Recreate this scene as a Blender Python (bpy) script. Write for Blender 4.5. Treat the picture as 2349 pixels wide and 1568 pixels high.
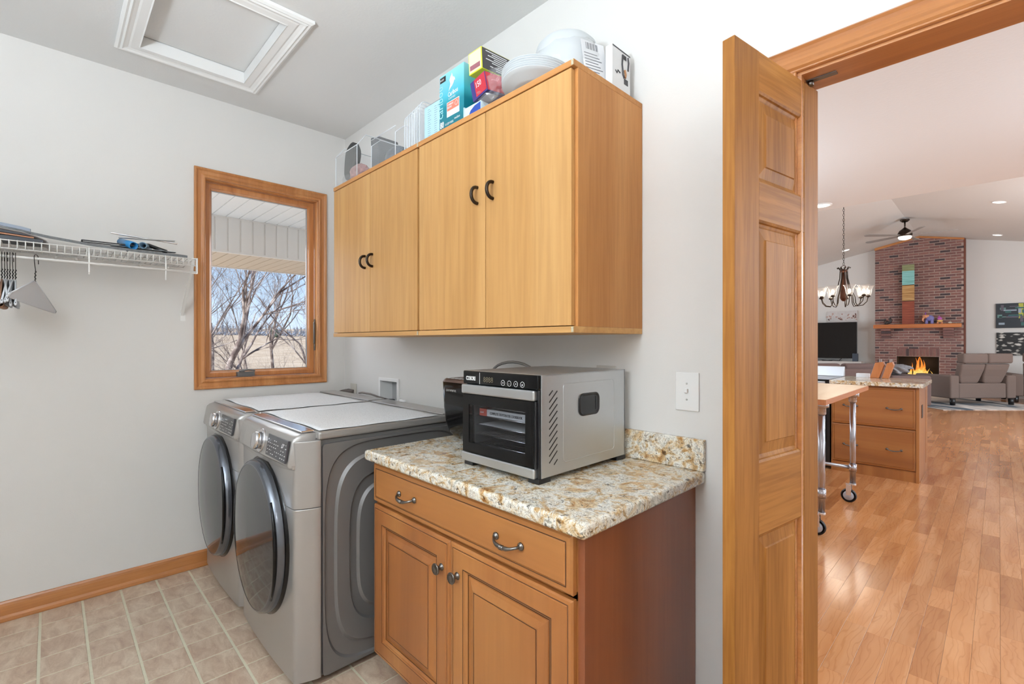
import bpy, bmesh, math, random
from mathutils import Vector, Matrix, Euler
random.seed(7)
PI = math.pi
col = bpy.context.scene.collection
for o in list(bpy.data.objects): bpy.data.objects.remove(o)

# ---------------- camera, world, sun, big lights, exposure ----------------
sc = bpy.context.scene
cd = bpy.data.cameras.new('camera'); cam = bpy.data.objects.new('camera', cd); col.objects.link(cam)
cam.location = (3.3401, -1.5485, 1.3394); cam.rotation_euler = (PI/2, 0, math.radians(45.7524))
cd.sensor_width = 36; cd.lens = 1088.45/2349*36; cd.clip_start = .05; cd.clip_end = 600
sc.camera = cam
vs = sc.view_settings
vs.view_transform = 'Standard'; vs.look = 'None'; vs.exposure = 0.0; vs.gamma = 1; vs.use_curve_mapping = False
w = bpy.data.worlds.new('world'); sc.world = w; w.use_nodes = True
wn = w.node_tree.nodes; wl = w.node_tree.links
tcw = wn.new('ShaderNodeTexCoord'); sxw = wn.new('ShaderNodeSeparateXYZ'); rw = wn.new('ShaderNodeValToRGB')
wl.new(tcw.outputs['Generated'], sxw.inputs[0]); wl.new(sxw.outputs['Z'], rw.inputs[0])
rw.color_ramp.elements[0].position = 0; rw.color_ramp.elements[0].color = (.62, .74, .88, 1); rw.color_ramp.elements[1].position = .6; rw.color_ramp.elements[1].color = (.16, .34, .70, 1)
e_ = rw.color_ramp.elements.new(.12); e_.color = (.44, .62, .86, 1)
wl.new(rw.outputs[0], wn['Background'].inputs[0]); wn['Background'].inputs[1].default_value = 1.4

def light(name, kind, loc, energy, color=(1, 1, 1), size=1, size_y=None, rot=(0, 0, 0), shape=None, angle=None, spread=None):
    d = bpy.data.lights.new(name, kind); d.energy = energy; d.color = color
    if kind == 'AREA':
        d.size = size
        if size_y: d.shape = 'RECTANGLE'; d.size_y = size_y
        if shape: d.shape = shape
        if spread: d.spread = spread
    elif kind == 'SUN': d.angle = angle or .01
    else: d.shadow_soft_size = size
    o = bpy.data.objects.new(name, d); col.objects.link(o); o.location = loc; o.rotation_euler = rot
    return o
light('sun', 'SUN', (0, 0, 30), 6.0, (1, .95, .88), rot=(math.radians(50), 0, math.radians(20)), angle=.01)
# laundry room: ceiling lamp behind the camera, added fill lights, daylight through the window / doorway
light('laundry_ceiling_light', 'AREA', (3.0, -2.05, 2.70), 6, (.85, .93, 1), size=.9, shape='DISK')
light('laundry_fill', 'POINT', (2.7, -2.4, 1.95), 43, (.79, .905, 1), size=.28)  # unseen point fill added behind the camera, brightens walls and ceiling
light('laundry_fill', 'POINT', (3.9, -1.6, 2.1), 13, (.96, .96, .95), size=.2)  # second added fill on the doorway side, no lamp hangs here
light('laundry_ceiling_fill', 'AREA', (2.7, -2.35, 1.85), 88, (.79, .905, 1), size=.35, rot=(PI, 0, 0), shape='DISK')  # unseen upward fill, added to bounce light off the ceiling
light('laundry_window_daylight', 'AREA', (-.16, -.55, 1.72), 6, (.86, .93, 1), size=.6, size_y=1.1, rot=(0, -PI/2, 0))
# kitchen and living room: added daylight panels on solid walls, no windows built
light('living_daylight_fill', 'AREA', (7.35, 9.5, 1.7), 190, (.80, .90, 1), size=2.0, size_y=6.0, rot=(0, PI/2, 0))
light('far_window_daylight', 'AREA', (-4.35, 10.5, 1.6), 180, (.76, .88, 1), size=2.2, size_y=5.0, rot=(0, -PI/2, 0))
light('kitchen_daylight_fill', 'AREA', (.03, 2.4, 1.6), 22, (.92, .96, 1), size=1.2, size_y=1.6, rot=(0, -PI/2, 0))
light('kitchen_right_daylight_fill', 'AREA', (7.35, 2.4, 1.5), 50, (.84, .92, 1), size=2.0, size_y=3.0, rot=(0, PI/2, 0))

light('kitchen_ceiling_fill', 'POINT', (4.9, 2.6, 2.25), 72, (.72, .87, 1), size=.25)  # unseen fill added to light the kitchen ceiling directly
light('kitchen_ceiling_fill', 'POINT', (1.2, 2.6, 2.25), 42, (.72, .87, 1), size=.25)  # its added partner on the left, also without a fixture
light('living_ceiling_fill', 'POINT', (5.4, 9.0, 2.6), 190, (.80, .90, 1), size=.3)  # unseen fill added to brighten the vaulted ceiling
sc.cycles.transparent_max_bounces = 32

# ---------------- helpers ----------------
def S(r, g, b, a=1):
    f = lambda c: ((c/255+.055)/1.055)**2.4 if c > 10 else c/255/12.92
    return (f(r), f(g), f(b), a)

def wpos(o):
    v = Vector((0, 0, 0))
    while o is not None: v += o.location; o = o.parent
    return v

def tag(o, label=None, cat=None, group=None, kind=None):
    if label: o['label'] = label
    if cat: o['category'] = cat
    if group: o['group'] = group
    if kind: o['kind'] = kind
    return o

def empty(name, loc, label=None, cat=None, group=None, rz=0, kind=None):
    o = bpy.data.objects.new(name, None); col.objects.link(o); o.location = loc; o.rotation_euler = (0, 0, rz)
    o.empty_display_size = .1
    return tag(o, label, cat, group, kind)

class MB:
    """collects geometry and links it as one mesh object; coordinates are world ones unless local=True"""
    def __init__(s): s.bm = bmesh.new(); s.mats = []; s.mi = 0
    def v(s, *p): return s.bm.verts.new(p)
    def face(s, pts):
        vs_ = [s.bm.verts.new(p) for p in pts]; f = s.bm.faces.new(vs_); f.material_index = s.mi; return f
    def box(s, x0, x1, y0, y1, z0, z1, M=None):
        P = [(x, y, z) for x in (x0, x1) for y in (y0, y1) for z in (z0, z1)]
        if M is not None: P = [M @ Vector(p) for p in P]
        V = [s.bm.verts.new(p) for p in P]
        for q in ((0, 1, 3, 2), (4, 6, 7, 5), (0, 4, 5, 1), (2, 3, 7, 6), (0, 2, 6, 4), (1, 5, 7, 3)):
            f = s.bm.faces.new([V[i] for i in q]); f.material_index = s.mi
        return s
    def tube(s, pts, r, n=8, closed=False, cap=True):
        pts = [Vector(p) for p in pts]; m = len(pts); rings = []
        rr = r if isinstance(r, (list, tuple)) else [r]*m
        ref = None
        for i, p in enumerate(pts):
            a = pts[(i-1) % m] if (closed or i > 0) else p; b = pts[(i+1) % m] if (closed or i < m-1) else p
            t = (b-a).normalized()
            if ref is None: ref = Vector((0, 0, 1)) if abs(t.z) < .9 else Vector((1, 0, 0))
            u = (ref - t*ref.dot(t))
            if u.length < 1e-5: u = t.orthogonal()
            u.normalize(); ref = u; w_ = t.cross(u)
            rings.append([s.bm.verts.new(p + (u*math.cos(2*PI*k/n) + w_*math.sin(2*PI*k/n))*rr[i]) for k in range(n)])
        for i in range(m if closed else m-1):
            A, B = rings[i], rings[(i+1) % m]
            for k in range(n):
                f = s.bm.faces.new([A[k], A[(k+1) % n], B[(k+1) % n], B[k]]); f.material_index = s.mi; f.smooth = True
        if cap and not closed:
            for R in (rings[0][::-1], rings[-1]): f = s.bm.faces.new(R); f.material_index = s.mi
        return s
    def lathe(s, prof, c=(0, 0, 0), axis='Z', n=24, M=None, cap=True, smooth=True):
        """prof: list of (radius, height along axis)"""
        c = Vector(c); R = []
        for (r, h) in prof:
            ring = []
            for k in range(n):
                a = 2*PI*k/n; x, y = r*math.cos(a), r*math.sin(a)
                p = {'Z': Vector((x, y, h)), 'Y': Vector((x, h, y)), 'X': Vector((h, x, y))}[axis]
                if M is not None: p = M @ p
                ring.append(s.bm.verts.new(c+p))
            R.append(ring)
        for A, B in zip(R, R[1:]):
            for k in range(n):
                f = s.bm.faces.new([A[k], A[(k+1) % n], B[(k+1) % n], B[k]]); f.smooth = smooth; f.material_index = s.mi
        if cap:
            for g in (R[0][::-1], R[-1]):
                if (g[0].co-g[n//2].co).length > 1e-5: f = s.bm.faces.new(g); f.material_index = s.mi
        return s
    def prism(s, poly, a, b, axis='Z', M=None):
        """poly in the plane normal to axis, extruded from a to b.  Z:(x,y)  Y:(x,z)  X:(y,z)"""
        def P(u, v_, h):
            p = {'Z': Vector((u, v_, h)), 'Y': Vector((u, h, v_)), 'X': Vector((h, u, v_))}[axis]
            return M @ p if M is not None else p
        A = [s.bm.verts.new(P(u, v_, a)) for u, v_ in poly]; B = [s.bm.verts.new(P(u, v_, b)) for u, v_ in poly]; n = len(poly)
        for f in ([A[::-1], B] + [[A[k], A[(k+1) % n], B[(k+1) % n], B[k]] for k in range(n)]):
            f = s.bm.faces.new(f); f.material_index = s.mi
        return s
    def loops(s, L, closed=True, capend=True, smooth=False):
        R = [[s.bm.verts.new(p) for p in l] for l in L]; n = len(R[0])
        for A, B in zip(R, R[1:]):
            for k in range(n if closed else n-1):
                f = s.bm.faces.new([A[k], A[(k+1) % n], B[(k+1) % n], B[k]]); f.material_index = s.mi; f.smooth = smooth
        if capend:
            f = s.bm.faces.new(R[-1]); f.material_index = s.mi
        return s
    def ball(s, c, r, sx=1, sy=1, sz=1, seg=16, rings=10, M=None):
        T = Matrix.Translation(c) @ (M if M is not None else Matrix.Identity(4)) @ Matrix.Diagonal((sx, sy, sz, 1))
        g = bmesh.ops.create_uvsphere(s.bm, u_segments=seg, v_segments=rings, radius=r, matrix=T)
        for f in {f for v_ in g['verts'] for f in v_.link_faces}: f.smooth = True; f.material_index = s.mi
        return s
    def build(s, name, mat=None, parent=None, local=False, bev=0, seg=2, smooth=False, sub=0, solid=0, ang=40):
        bmesh.ops.recalc_face_normals(s.bm, faces=s.bm.faces)
        me = bpy.data.meshes.new(name); s.bm.to_mesh(me); s.bm.free()
        for m_ in (mat if isinstance(mat, (list, tuple)) else [mat]):
            if m_: me.materials.append(m_)
        if smooth:
            for p in me.polygons: p.use_smooth = True
            me.set_sharp_from_angle(angle=math.radians(38))
        o = bpy.data.objects.new(name, me); col.objects.link(o)
        if parent is not None:
            if not local: o.location = -wpos(parent)
            o.parent = parent
        if solid: md = o.modifiers.new('s', 'SOLIDIFY'); md.thickness = solid; md.offset = 0
        if bev:
            md = o.modifiers.new('b', 'BEVEL'); md.width = bev; md.segments = seg; md.limit_method = 'ANGLE'; md.angle_limit = math.radians(ang)
        if sub: md = o.modifiers.new('u', 'SUBSURF'); md.levels = sub; md.render_levels = sub
        return o

def thing(o_mesh, label, cat, group=None): return tag(o_mesh, label, cat, group)
def kids(o): return [c for c in col.objects if c.parent is o]
KID = {}
def copy_tree(o, parent=None, allobs=None):
    if allobs is None: allobs = list(col.objects)
    c = o.copy(); col.objects.link(c); c.parent = parent
    for ch in allobs:
        if ch.parent is o: copy_tree(ch, c, allobs)
    return c

def text(body, size, M, mat, parent, name='lettering', ext=.0004, local=False, spacing=1, sx=1, align='LEFT', bold=0):
    cu = bpy.data.curves.new('t', 'FONT'); cu.body = body; cu.size = size; cu.extrude = ext; cu.space_character = spacing
    cu.align_x = align; cu.resolution_u = 2; cu.offset = bold
    t = bpy.data.objects.new('t', cu); col.objects.link(t)
    dg = bpy.context.evaluated_depsgraph_get(); me = bpy.data.meshes.new_from_object(t.evaluated_get(dg))
    bpy.data.objects.remove(t); bpy.data.curves.remove(cu)
    me.transform(M @ Matrix.Diagonal((sx, 1, 1, 1))); me.materials.clear(); me.materials.append(mat); me.name = name
    o = bpy.data.objects.new(name, me); col.objects.link(o)
    if not local: o.location = -wpos(parent)
    o.parent = parent
    return o
FY = Matrix.Rotation(PI/2, 4, 'X')                                   # plane facing -Y
FX = Matrix.Rotation(PI/2, 4, 'Z') @ Matrix.Rotation(PI/2, 4, 'X')   # plane facing +X
def T(x, y, z): return Matrix.Translation((x, y, z))
def RX(a): return Matrix.Rotation(math.radians(a), 4, 'X')
def RY(a): return Matrix.Rotation(math.radians(a), 4, 'Y')
def RZ(a): return Matrix.Rotation(math.radians(a), 4, 'Z')

# ---------------- materials ----------------
def newmat(name, base=(.8, .8, .8, 1), rough=.5, metal=0, **k):
    m = bpy.data.materials.new(name); m.use_nodes = True; N = m.node_tree.nodes; L = m.node_tree.links; b = N['Principled BSDF']
    b.inputs['Base Color'].default_value = base; b.inputs['Roughness'].default_value = rough; b.inputs['Metallic'].default_value = metal
    for a, v_ in k.items(): b.inputs[a.replace('_', ' ')].default_value = v_
    return m, N, L, b
def coords(N, L, scale=(1, 1, 1), rnd=True, rot=(0, 0, 0)):
    tc = N.new('ShaderNodeTexCoord'); mp = N.new('ShaderNodeMapping'); mp.inputs['Scale'].default_value = scale; mp.inputs['Rotation'].default_value = rot
    out = tc.outputs['Object']
    R = None
    if rnd:
        oi = N.new('ShaderNodeObjectInfo'); ge = N.new('ShaderNodeNewGeometry'); a = N.new('ShaderNodeMath'); a.operation = 'ADD'
        L.new(oi.outputs['Random'], a.inputs[0]); L.new(ge.outputs['Random Per Island'], a.inputs[1])
        fr = N.new('ShaderNodeMath'); fr.operation = 'FRACT'; L.new(a.outputs[0], fr.inputs[0]); R = fr.outputs[0]
        mu = N.new('ShaderNodeMath'); mu.operation = 'MULTIPLY'; mu.inputs[1].default_value = 37.0; L.new(R, mu.inputs[0])
        ad = N.new('ShaderNodeVectorMath'); ad.operation = 'ADD'; L.new(out, ad.inputs[0]); L.new(mu.outputs[0], ad.inputs[1]); out = ad.outputs[0]
    L.new(out, mp.inputs['Vector'])
    return mp.outputs[0], R
def noise(N, L, vec, scale, detail=4, dist=0, rough=.5):
    n = N.new('ShaderNodeTexNoise'); n.inputs['Scale'].default_value = scale; n.inputs['Detail'].default_value = detail
    n.inputs['Distortion'].default_value = dist; n.inputs['Roughness'].default_value = rough; L.new(vec, n.inputs['Vector']); return n.outputs['Fac']
def ramp(N, L, fac, stops):
    r = N.new('ShaderNodeValToRGB'); e = r.color_ramp.elements
    e[0].position, e[0].color = stops[0]; e[1].position, e[1].color = stops[-1]
    for p, c in stops[1:-1]: x = e.new(p); x.color = c
    L.new(fac, r.inputs[0]); return r.outputs[0]
def mix(N, L, f, a, b, mode='MIX'):
    m = N.new('ShaderNodeMix'); m.data_type = 'RGBA'; m.blend_type = mode
    if isinstance(f, (int, float)): m.inputs[0].default_value = f
    else: L.new(f, m.inputs[0])
    for i, x in ((6, a), (7, b)):
        if isinstance(x, tuple): m.inputs[i].default_value = x
        else: L.new(x, m.inputs[i])
    return m.outputs[2]
def bump(N, L, b, h, strength=.2, dist=.002):
    x = N.new('ShaderNodeBump'); x.inputs['Strength'].default_value = strength; x.inputs['Distance'].default_value = dist
    L.new(h, x.inputs['Height']); L.new(x.outputs[0], b.inputs['Normal'])
MC = {}
def wood(name, c1, c2, c3, axis='Z', rough=.34, sc_=1.0, var=.12, lines=.35, coat=.15):
    key = name+axis
    if key in MC: return MC[key]
    m, N, L, b = newmat(key, rough=rough, Coat_Weight=coat, Coat_Roughness=.2, Specular_IOR_Level=.5 if coat else .22)
    s = {'X': (.05, 1, 1), 'Y': (1, .05, 1), 'Z': (1, 1, .05)}[axis]
    v, R = coords(N, L, s)
    n1 = noise(N, L, v, 7*sc_, 4, 1.2)
    base = ramp(N, L, n1, [(.3, c1), (.5, c2), (.7, c3)])
    n2 = noise(N, L, v, 110*sc_, 4, .2)
    fine = ramp(N, L, n2, [(.35, (.72, .66, .6, 1)), (.6, (1, 1, 1, 1))])
    cc = mix(N, L, lines, base, fine, 'MULTIPLY')
    br = N.new('ShaderNodeMapRange'); br.inputs[3].default_value = 1-var; br.inputs[4].default_value = 1+var; L.new(R, br.inputs[0])
    cc = mix(N, L, 1.0, cc, br.outputs[0], 'MULTIPLY')
    L.new(cc, b.inputs['Base Color']); bump(N, L, b, n2, .08, .001)
    MC[key] = m; return m
def plain(name, c, rough=.5, metal=0, ns=0, nscale=30, bmp=0, bscale=200, **k):
    if name in MC: return MC[name]
    m, N, L, b = newmat(name, c, rough, metal, **k)
    if ns or bmp:
        v, R = coords(N, L, rnd=False)
        if ns:
            n = noise(N, L, v, nscale, 4); g = ramp(N, L, n, [(.3, (1-ns, 1-ns, 1-ns, 1)), (.7, (1, 1, 1, 1))]); L.new(mix(N, L, 1.0, c, g, 'MULTIPLY'), b.inputs['Base Color'])
        if bmp: bump(N, L, b, noise(N, L, v, bscale, 3), bmp, .002)
    MC[name] = m; return m
def glow(name, c, st):
    if name in MC: return MC[name]
    m, N, L, b = newmat(name, c); b.inputs['Emission Color'].default_value = c; b.inputs['Emission Strength'].default_value = st; MC[name] = m; return m
def clear(name, tint=(1, 1, 1, 1), refl=.12, rough=.05, body=0.0, bodyc=(1, 1, 1, 1)):
    """thin clear sheet: transparent with a fresnel-weighted reflection and optional milky body"""
    if name in MC: return MC[name]
    m = bpy.data.materials.new(name); m.use_nodes = True; N = m.node_tree.nodes; L = m.node_tree.links; N.clear()
    o = N.new('ShaderNodeOutputMaterial'); t = N.new('ShaderNodeBsdfTransparent'); t.inputs[0].default_value = tint
    g = N.new('ShaderNodeBsdfGlossy'); g.inputs['Roughness'].default_value = rough
    d = N.new('ShaderNodeBsdfDiffuse'); d.inputs[0].default_value = bodyc
    lw = N.new('ShaderNodeLayerWeight'); lw.inputs[0].default_value = .5; pw = N.new('ShaderNodeMath'); pw.operation = 'POWER'; pw.inputs[1].default_value = 4; L.new(lw.outputs['Facing'], pw.inputs[0]); ma = N.new('ShaderNodeMath'); ma.operation = 'MULTIPLY_ADD'; ma.inputs[1].default_value = .7; ma.inputs[2].default_value = refl*.25; L.new(pw.outputs[0], ma.inputs[0])
    m1 = N.new('ShaderNodeMixShader'); m1.inputs[0].default_value = body; L.new(t.outputs[0], m1.inputs[1]); L.new(d.outputs[0], m1.inputs[2])
    m2 = N.new('ShaderNodeMixShader'); L.new(ma.outputs[0], m2.inputs[0]); L.new(m1.outputs[0], m2.inputs[1]); L.new(g.outputs[0], m2.inputs[2])
    L.new(m2.outputs[0], o.inputs[0]); MC[name] = m; return m

def wall_mat(name, c, bs=180, st=.12):
    m, N, L, b = newmat(name, c, .85)
    v, R = coords(N, L, rnd=False)
    n = noise(N, L, v, 1.5, 3); L.new(mix(N, L, .05, c, ramp(N, L, n, [(.3, (.8, .8, .8, 1)), (.7, (1, 1, 1, 1))]), 'MULTIPLY'), b.inputs['Base Color'])
    bump(N, L, b, noise(N, L, v, bs, 4), st, .002); return m
M_wall = wall_mat('laundry_wall_paint', S(226, 223, 219))
M_ceil = wall_mat('ceiling_paint', S(226, 225, 223), 90, .25)
M_kceil = wall_mat('textured_ceiling_paint', S(232, 232, 233), 45, .6)
M_lwall = wall_mat('living_wall_paint', S(214, 211, 206))
M_white = plain('white_trim_paint', S(238, 237, 235), .4)
trimA = dict(c1=S(168, 106, 56), c2=S(188, 124, 70), c3=S(204, 146, 92))
def M_trim(ax): return wood('orange_oak_trim_', trimA['c1'], trimA['c2'], trimA['c3'], ax, .3, 1, .04, .4, .3)
def M_door(ax): return wood('pine_door_', S(150, 98, 42), S(170, 114, 54), S(186, 132, 70), ax, .52, 1, .06, .75, 0)
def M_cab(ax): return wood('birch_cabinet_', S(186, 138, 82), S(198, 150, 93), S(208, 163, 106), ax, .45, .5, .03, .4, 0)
def M_cab_shaded(ax): return wood('birch_cabinet_shaded_', S(180, 122, 68), S(192, 134, 78), S(202, 146, 90), ax, .45, .8, .02, .4, 0)  # same birch as the fronts, with the sides' shade put into the colour
def M_map(ax): return wood('maple_cabinet_', S(142, 86, 42), S(160, 100, 50), S(174, 116, 62), ax, .32, .5, .03, .2, .2)
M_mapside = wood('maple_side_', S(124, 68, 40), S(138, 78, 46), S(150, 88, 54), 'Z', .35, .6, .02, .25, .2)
M_glaze = plain('dark_glaze', S(70, 40, 22), .5)
M_dark = plain('dark_gap', S(30, 22, 16), .8)

def granite():
    m, N, L, b = newmat('gold_granite', rough=.16, Coat_Weight=.25, Coat_Roughness=.05)
    v, R = coords(N, L, rnd=False)
    n1 = noise(N, L, v, 24, 7, 1.2, .68)
    base = ramp(N, L, n1, [(.30, S(150, 104, 52)), (.40, S(200, 168, 120)), (.47, S(232, 224, 206)), (.57, S(240, 238, 230)), (.64, S(196, 194, 180)), (.72, S(150, 142, 130))])
    n2 = noise(N, L, v, 7, 5, 2.5, .6)
    gold = ramp(N, L, n2, [(.50, (1, 1, 1, 1)), (.60, S(236, 208, 162)), (.70, S(198, 146, 86))])
    c = mix(N, L, .85, base, gold, 'MULTIPLY')
    n3 = noise(N, L, v, 30, 7, 1.6, .7)
    a = N.new('ShaderNodeMath'); a.operation = 'SUBTRACT'; a.inputs[1].default_value = .5; L.new(n3, a.inputs[0])
    ab = N.new('ShaderNodeMath'); ab.operation = 'ABSOLUTE'; L.new(a.outputs[0], ab.inputs[0])
    vein = ramp(N, L, ab.outputs[0], [(0, S(70, 48, 30)), (.008, S(130, 104, 78)), (.018, (1, 1, 1, 1))])
    c = mix(N, L, .85, c, vein, 'MULTIPLY')
    n4 = noise(N, L, v, 60, 4, .6)
    spot = ramp(N, L, n4, [(.33, S(62, 48, 38)), (.38, (1, 1, 1, 1))])
    c = mix(N, L, .8, c, spot, 'MULTIPLY')
    L.new(c, b.inputs['Base Color']); return m
M_gran = granite()
def steel(name, c, rough, ax=(1, 60, 60)):
    m, N, L, b = newmat(name, c, rough, .92)
    v, R = coords(N, L, ax, rnd=False)
    n = noise(N, L, v, 12, 3); r = N.new('ShaderNodeMapRange'); r.inputs[3].default_value = rough*.8; r.inputs[4].default_value = rough*1.35
    L.new(n, r.inputs[0]); L.new(r.outputs[0], b.inputs['Roughness']); bump(N, L, b, n, .03, .0005); return m
M_steel = steel('brushed_steel', S(200, 202, 204), .34)
M_steelY = steel('brushed_steel_side', S(202, 204, 206), .34, (60, 1, 60))
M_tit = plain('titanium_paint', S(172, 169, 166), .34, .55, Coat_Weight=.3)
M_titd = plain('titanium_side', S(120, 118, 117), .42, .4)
M_chrome = plain('chrome', S(215, 215, 218), .12, 1)
M_pewter = plain('dark_pewter', S(120, 116, 112), .3, 1)
M_bronze = plain('bronze_pull', S(58, 48, 40), .25, .8)
M_black = plain('black_plastic', S(24, 24, 26), .3)
M_blackg = plain('black_gloss', S(9, 9, 10), .12, Specular_IOR_Level=.28)
M_wire = plain('white_coated_wire', S(238, 237, 234), .4)
M_ink = plain('white_print', S(235, 235, 235), .5)
M_inkd = plain('dark_print', S(40, 38, 38), .6)
M_glass = clear('window_glass', refl=.06, rough=.01)
M_acr = clear('clear_acrylic', (.985, .99, .995, 1), .10, .06, .04)
M_shell = clear('clamshell_plastic', (.985, .99, .995, 1), .2, .16, .26, (.9, .92, .95, 1))
M_film = clear('plastic_film', (.985, .99, .995, 1), .16, .16, .14)
M_card = plain('brown_card', S(150, 112, 88), .8)
# ---------------- room shell ----------------
def st(mb, name, mat, **k): return tag(mb.build(name, mat, **k), kind='structure')
WIN = (-.878, -.199, 1.113, 2.327)       # window opening y0 y1 z0 z1
b = MB(); y0, y1, z0, z1 = WIN
b.box(-.14, 0, -3.0, y0, 0, 2.9).box(-.14, 0, y1, .115, 0, 2.9).box(-.14, 0, y0, y1, 0, z0).box(-.14, 0, y0, y1, z1, 2.9)
wall_left = st(b, 'wall_left', M_wall)
LB = (.527, .735, .94, 1.09)              # recess of the washer valve box
b = MB(); b.box(0, LB[0], 0, .115, 0, 2.9).box(LB[1], 2.925, 0, .115, 0, 2.9).box(LB[0], LB[1], 0, .115, 0, LB[2]).box(LB[0], LB[1], 0, .115, LB[3], 2.9)
b.box(LB[0], LB[1], .085, .115, LB[2], LB[3]).box(2.925, 3.96, 0, .115, 2.125, 2.9).box(3.96, 4.4, 0, .115, 0, 2.9)
wall_back = st(b, 'wall_back', M_wall)
b = MB(); b.box(4.4, 4.5, -3.0, .115, 0, 2.9); st(b, 'wall_right', M_wall)
b = MB(); b.box(-.14, 4.5, -3.1, -3.0, 0, 2.9); st(b, 'wall_front', M_wall)
HX0, HX1, HY0, HY1 = .36, 1.045, -1.235, -.755
b = MB(); b.box(0, 4.4, -3.0, HY0, 2.82, 2.9).box(0, 4.4, HY1, .0, 2.82, 2.9).box(0, HX0, HY0, HY1, 2.82, 2.9).box(HX1, 4.4, HY0, HY1, 2.82, 2.9)
st(b, 'ceiling', M_ceil)

def rframe(mb, axis, a0, a1, b0, b1, prof, cap=False, smooth=False):
    L = []
    for (i, h) in prof:
        q = [(a0+i, b0+i), (a1-i, b0+i), (a1-i, b1-i), (a0+i, b1-i)]
        L.append([{'X': (h, u, v_), 'Y': (u, h, v_), 'Z': (u, v_, h)}[axis] for u, v_ in q])
    mb.loops(L, capend=cap, smooth=smooth); return mb
# attic hatch
hatch = empty('attic_hatch', (.7, -1.0, 2.82), 'white attic access hatch with moulded trim in the grey ceiling', 'hatch')
b = MB(); rframe(b, 'Z', .27, 1.135, -1.32, -.67, [(0, 2.819), (0, 2.806), (.012, 2.799), (.02, 2.802), (.028, 2.797), (.036, 2.802), (.05, 2.806), (.058, 2.803), (.088, 2.803), (.093, 2.80), (.093, 2.8605)])
b.build('trim_frame', M_white, hatch)
b = MB(); b.box(HX0+.006, HX1-.006, HY0+.006, HY1-.006, 2.8625, 2.875); b.build('hatch_panel', M_ceil, hatch)
b = MB(); b.box(HX0+.001, HX1-.001, HY0+.001, HY1-.001, 2.876, 2.9); b.build('shadow_gap', M_dark, hatch)

# --- window_1
win = empty('window_1', (0, -.54, 1.7), kind='structure')
b = MB(); rframe(b, 'X', -.936, -.141, 1.055, 2.385, [(0, 0), (0, .016), (.006, .021), (.012, .019), (.02, .012), (.036, .010), (.046, .016), (.052, .017), (.058, .012), (.058, -.005)])
b.build('casing', [M_trim('Z')], win, bev=.0012, seg=1, ang=25)
b = MB()
for f_ in ((-.139, -.002),): rframe(b, 'X', y0, y1, z0, z1, [(0, -.002), (.004, -.004), (.006, -.139)])
b.build('jamb', M_trim('Z'), win)
b = MB(); rframe(b, 'X', y0+.006, y1-.006, z0+.006, z1-.006, [(0, -.055), (.004, -.05), (.028, -.05), (.034, -.058), (.038, -.070), (.042, -.074), (.042, -.10)])
b.build('sash', M_trim('Z'), win)
b = MB(); rframe(b, 'X', y0+.044, y1-.044, z0+.044, z1-.044, [(0, -.076), (.004, -.074), (.007, -.080), (.007, -.088)])
b.build('glazing_gasket', plain('grey_gasket', S(150, 152, 154), .5), win)
b = MB(); b.box(-.086, -.083, y0+.046, y1-.046, z0+.046, z1-.046); b.build('glass_pane', M_glass, win)
b = MB(); b.box(-.05, -.012, -.70, -.60, 1.121, 1.15).box(-.03, -.008, -.685, -.66, 1.15, 1.158); b.tube([(-.02, -.69, 1.156), (-.01, -.64, 1.162), (-.008, -.60, 1.156)], .006)
b.build('crank_operator', plain('grey_metal_hardware', S(110, 108, 106), .4, .6), win, bev=.004)
b = MB(); b.box(-.046, -.030, -.212, -.206, 1.28, 1.50).tube([(-.030, -.214, 1.48), (-.018, -.218, 1.40), (-.024, -.216, 1.33)], .006)
b.build('sash_lock', plain('grey_metal_hardware', S(110, 108, 106), .4, .6), win, bev=.002)

# baseboard along the left wall
b = MB(); prof = [(0, 0), (.022, 0), (.024, .006), (.022, .018), (.013, .028), (.012, .072), (.009, .084), (.004, .092), (0, .094)]
b.prism([(x, z) for x, z in prof], -3.0, -.001, 'Y'); st(b, 'baseboard_left', M_trim('Y'))

# doorway: jambs, casing, bifold door leaf
b = MB(); b.box(2.925, 3.96, -.004, .119, 2.105, 2.125).box(2.925, 2.945, -.004, .119, 0, 2.105).box(3.94, 3.96, -.004, .119, 0, 2.105)
st(b, 'trim_1', M_trim('X'), bev=.001)
cprof = [(0, 0), (0, -.014), (.005, -.019), (.012, -.014), (.02, -.010), (.040, -.013), (.052, -.019), (.062, -.021), (.068, -.016), (.072, -.016), (.074, -.012), (.074, 0)]
b = MB(); b.prism([(y, 2.187-d) for d, y in cprof], 2.86, 4.03, 'X')
b.prism([(2.86+d, y) for d, y in cprof], 0, 2.187-.074, 'Z').prism([(4.03-d, y) for d, y in cprof], 0, 2.187-.074, 'Z')
st(b, 'trim_2', M_trim('X'))
b = MB(); b.box(2.86, 2.934, .119, .137, 0, 2.187).box(3.94, 4.03, .119, .137, 0, 2.187).box(2.86, 4.03, .119, .137, 2.113, 2.187); st(b, 'trim_3', M_trim('X'))
ang = math.atan2(-.349-.102, 2.889-2.961)      # direction hinge -> free edge
door = empty('door_1', (2.961, .102, 0), kind='structure', rz=ang)   # local x runs from the hinge edge to the free edge, +y faces the doorway side
DW = .457; DT = .032; SW = .088; SF = .116
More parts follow.
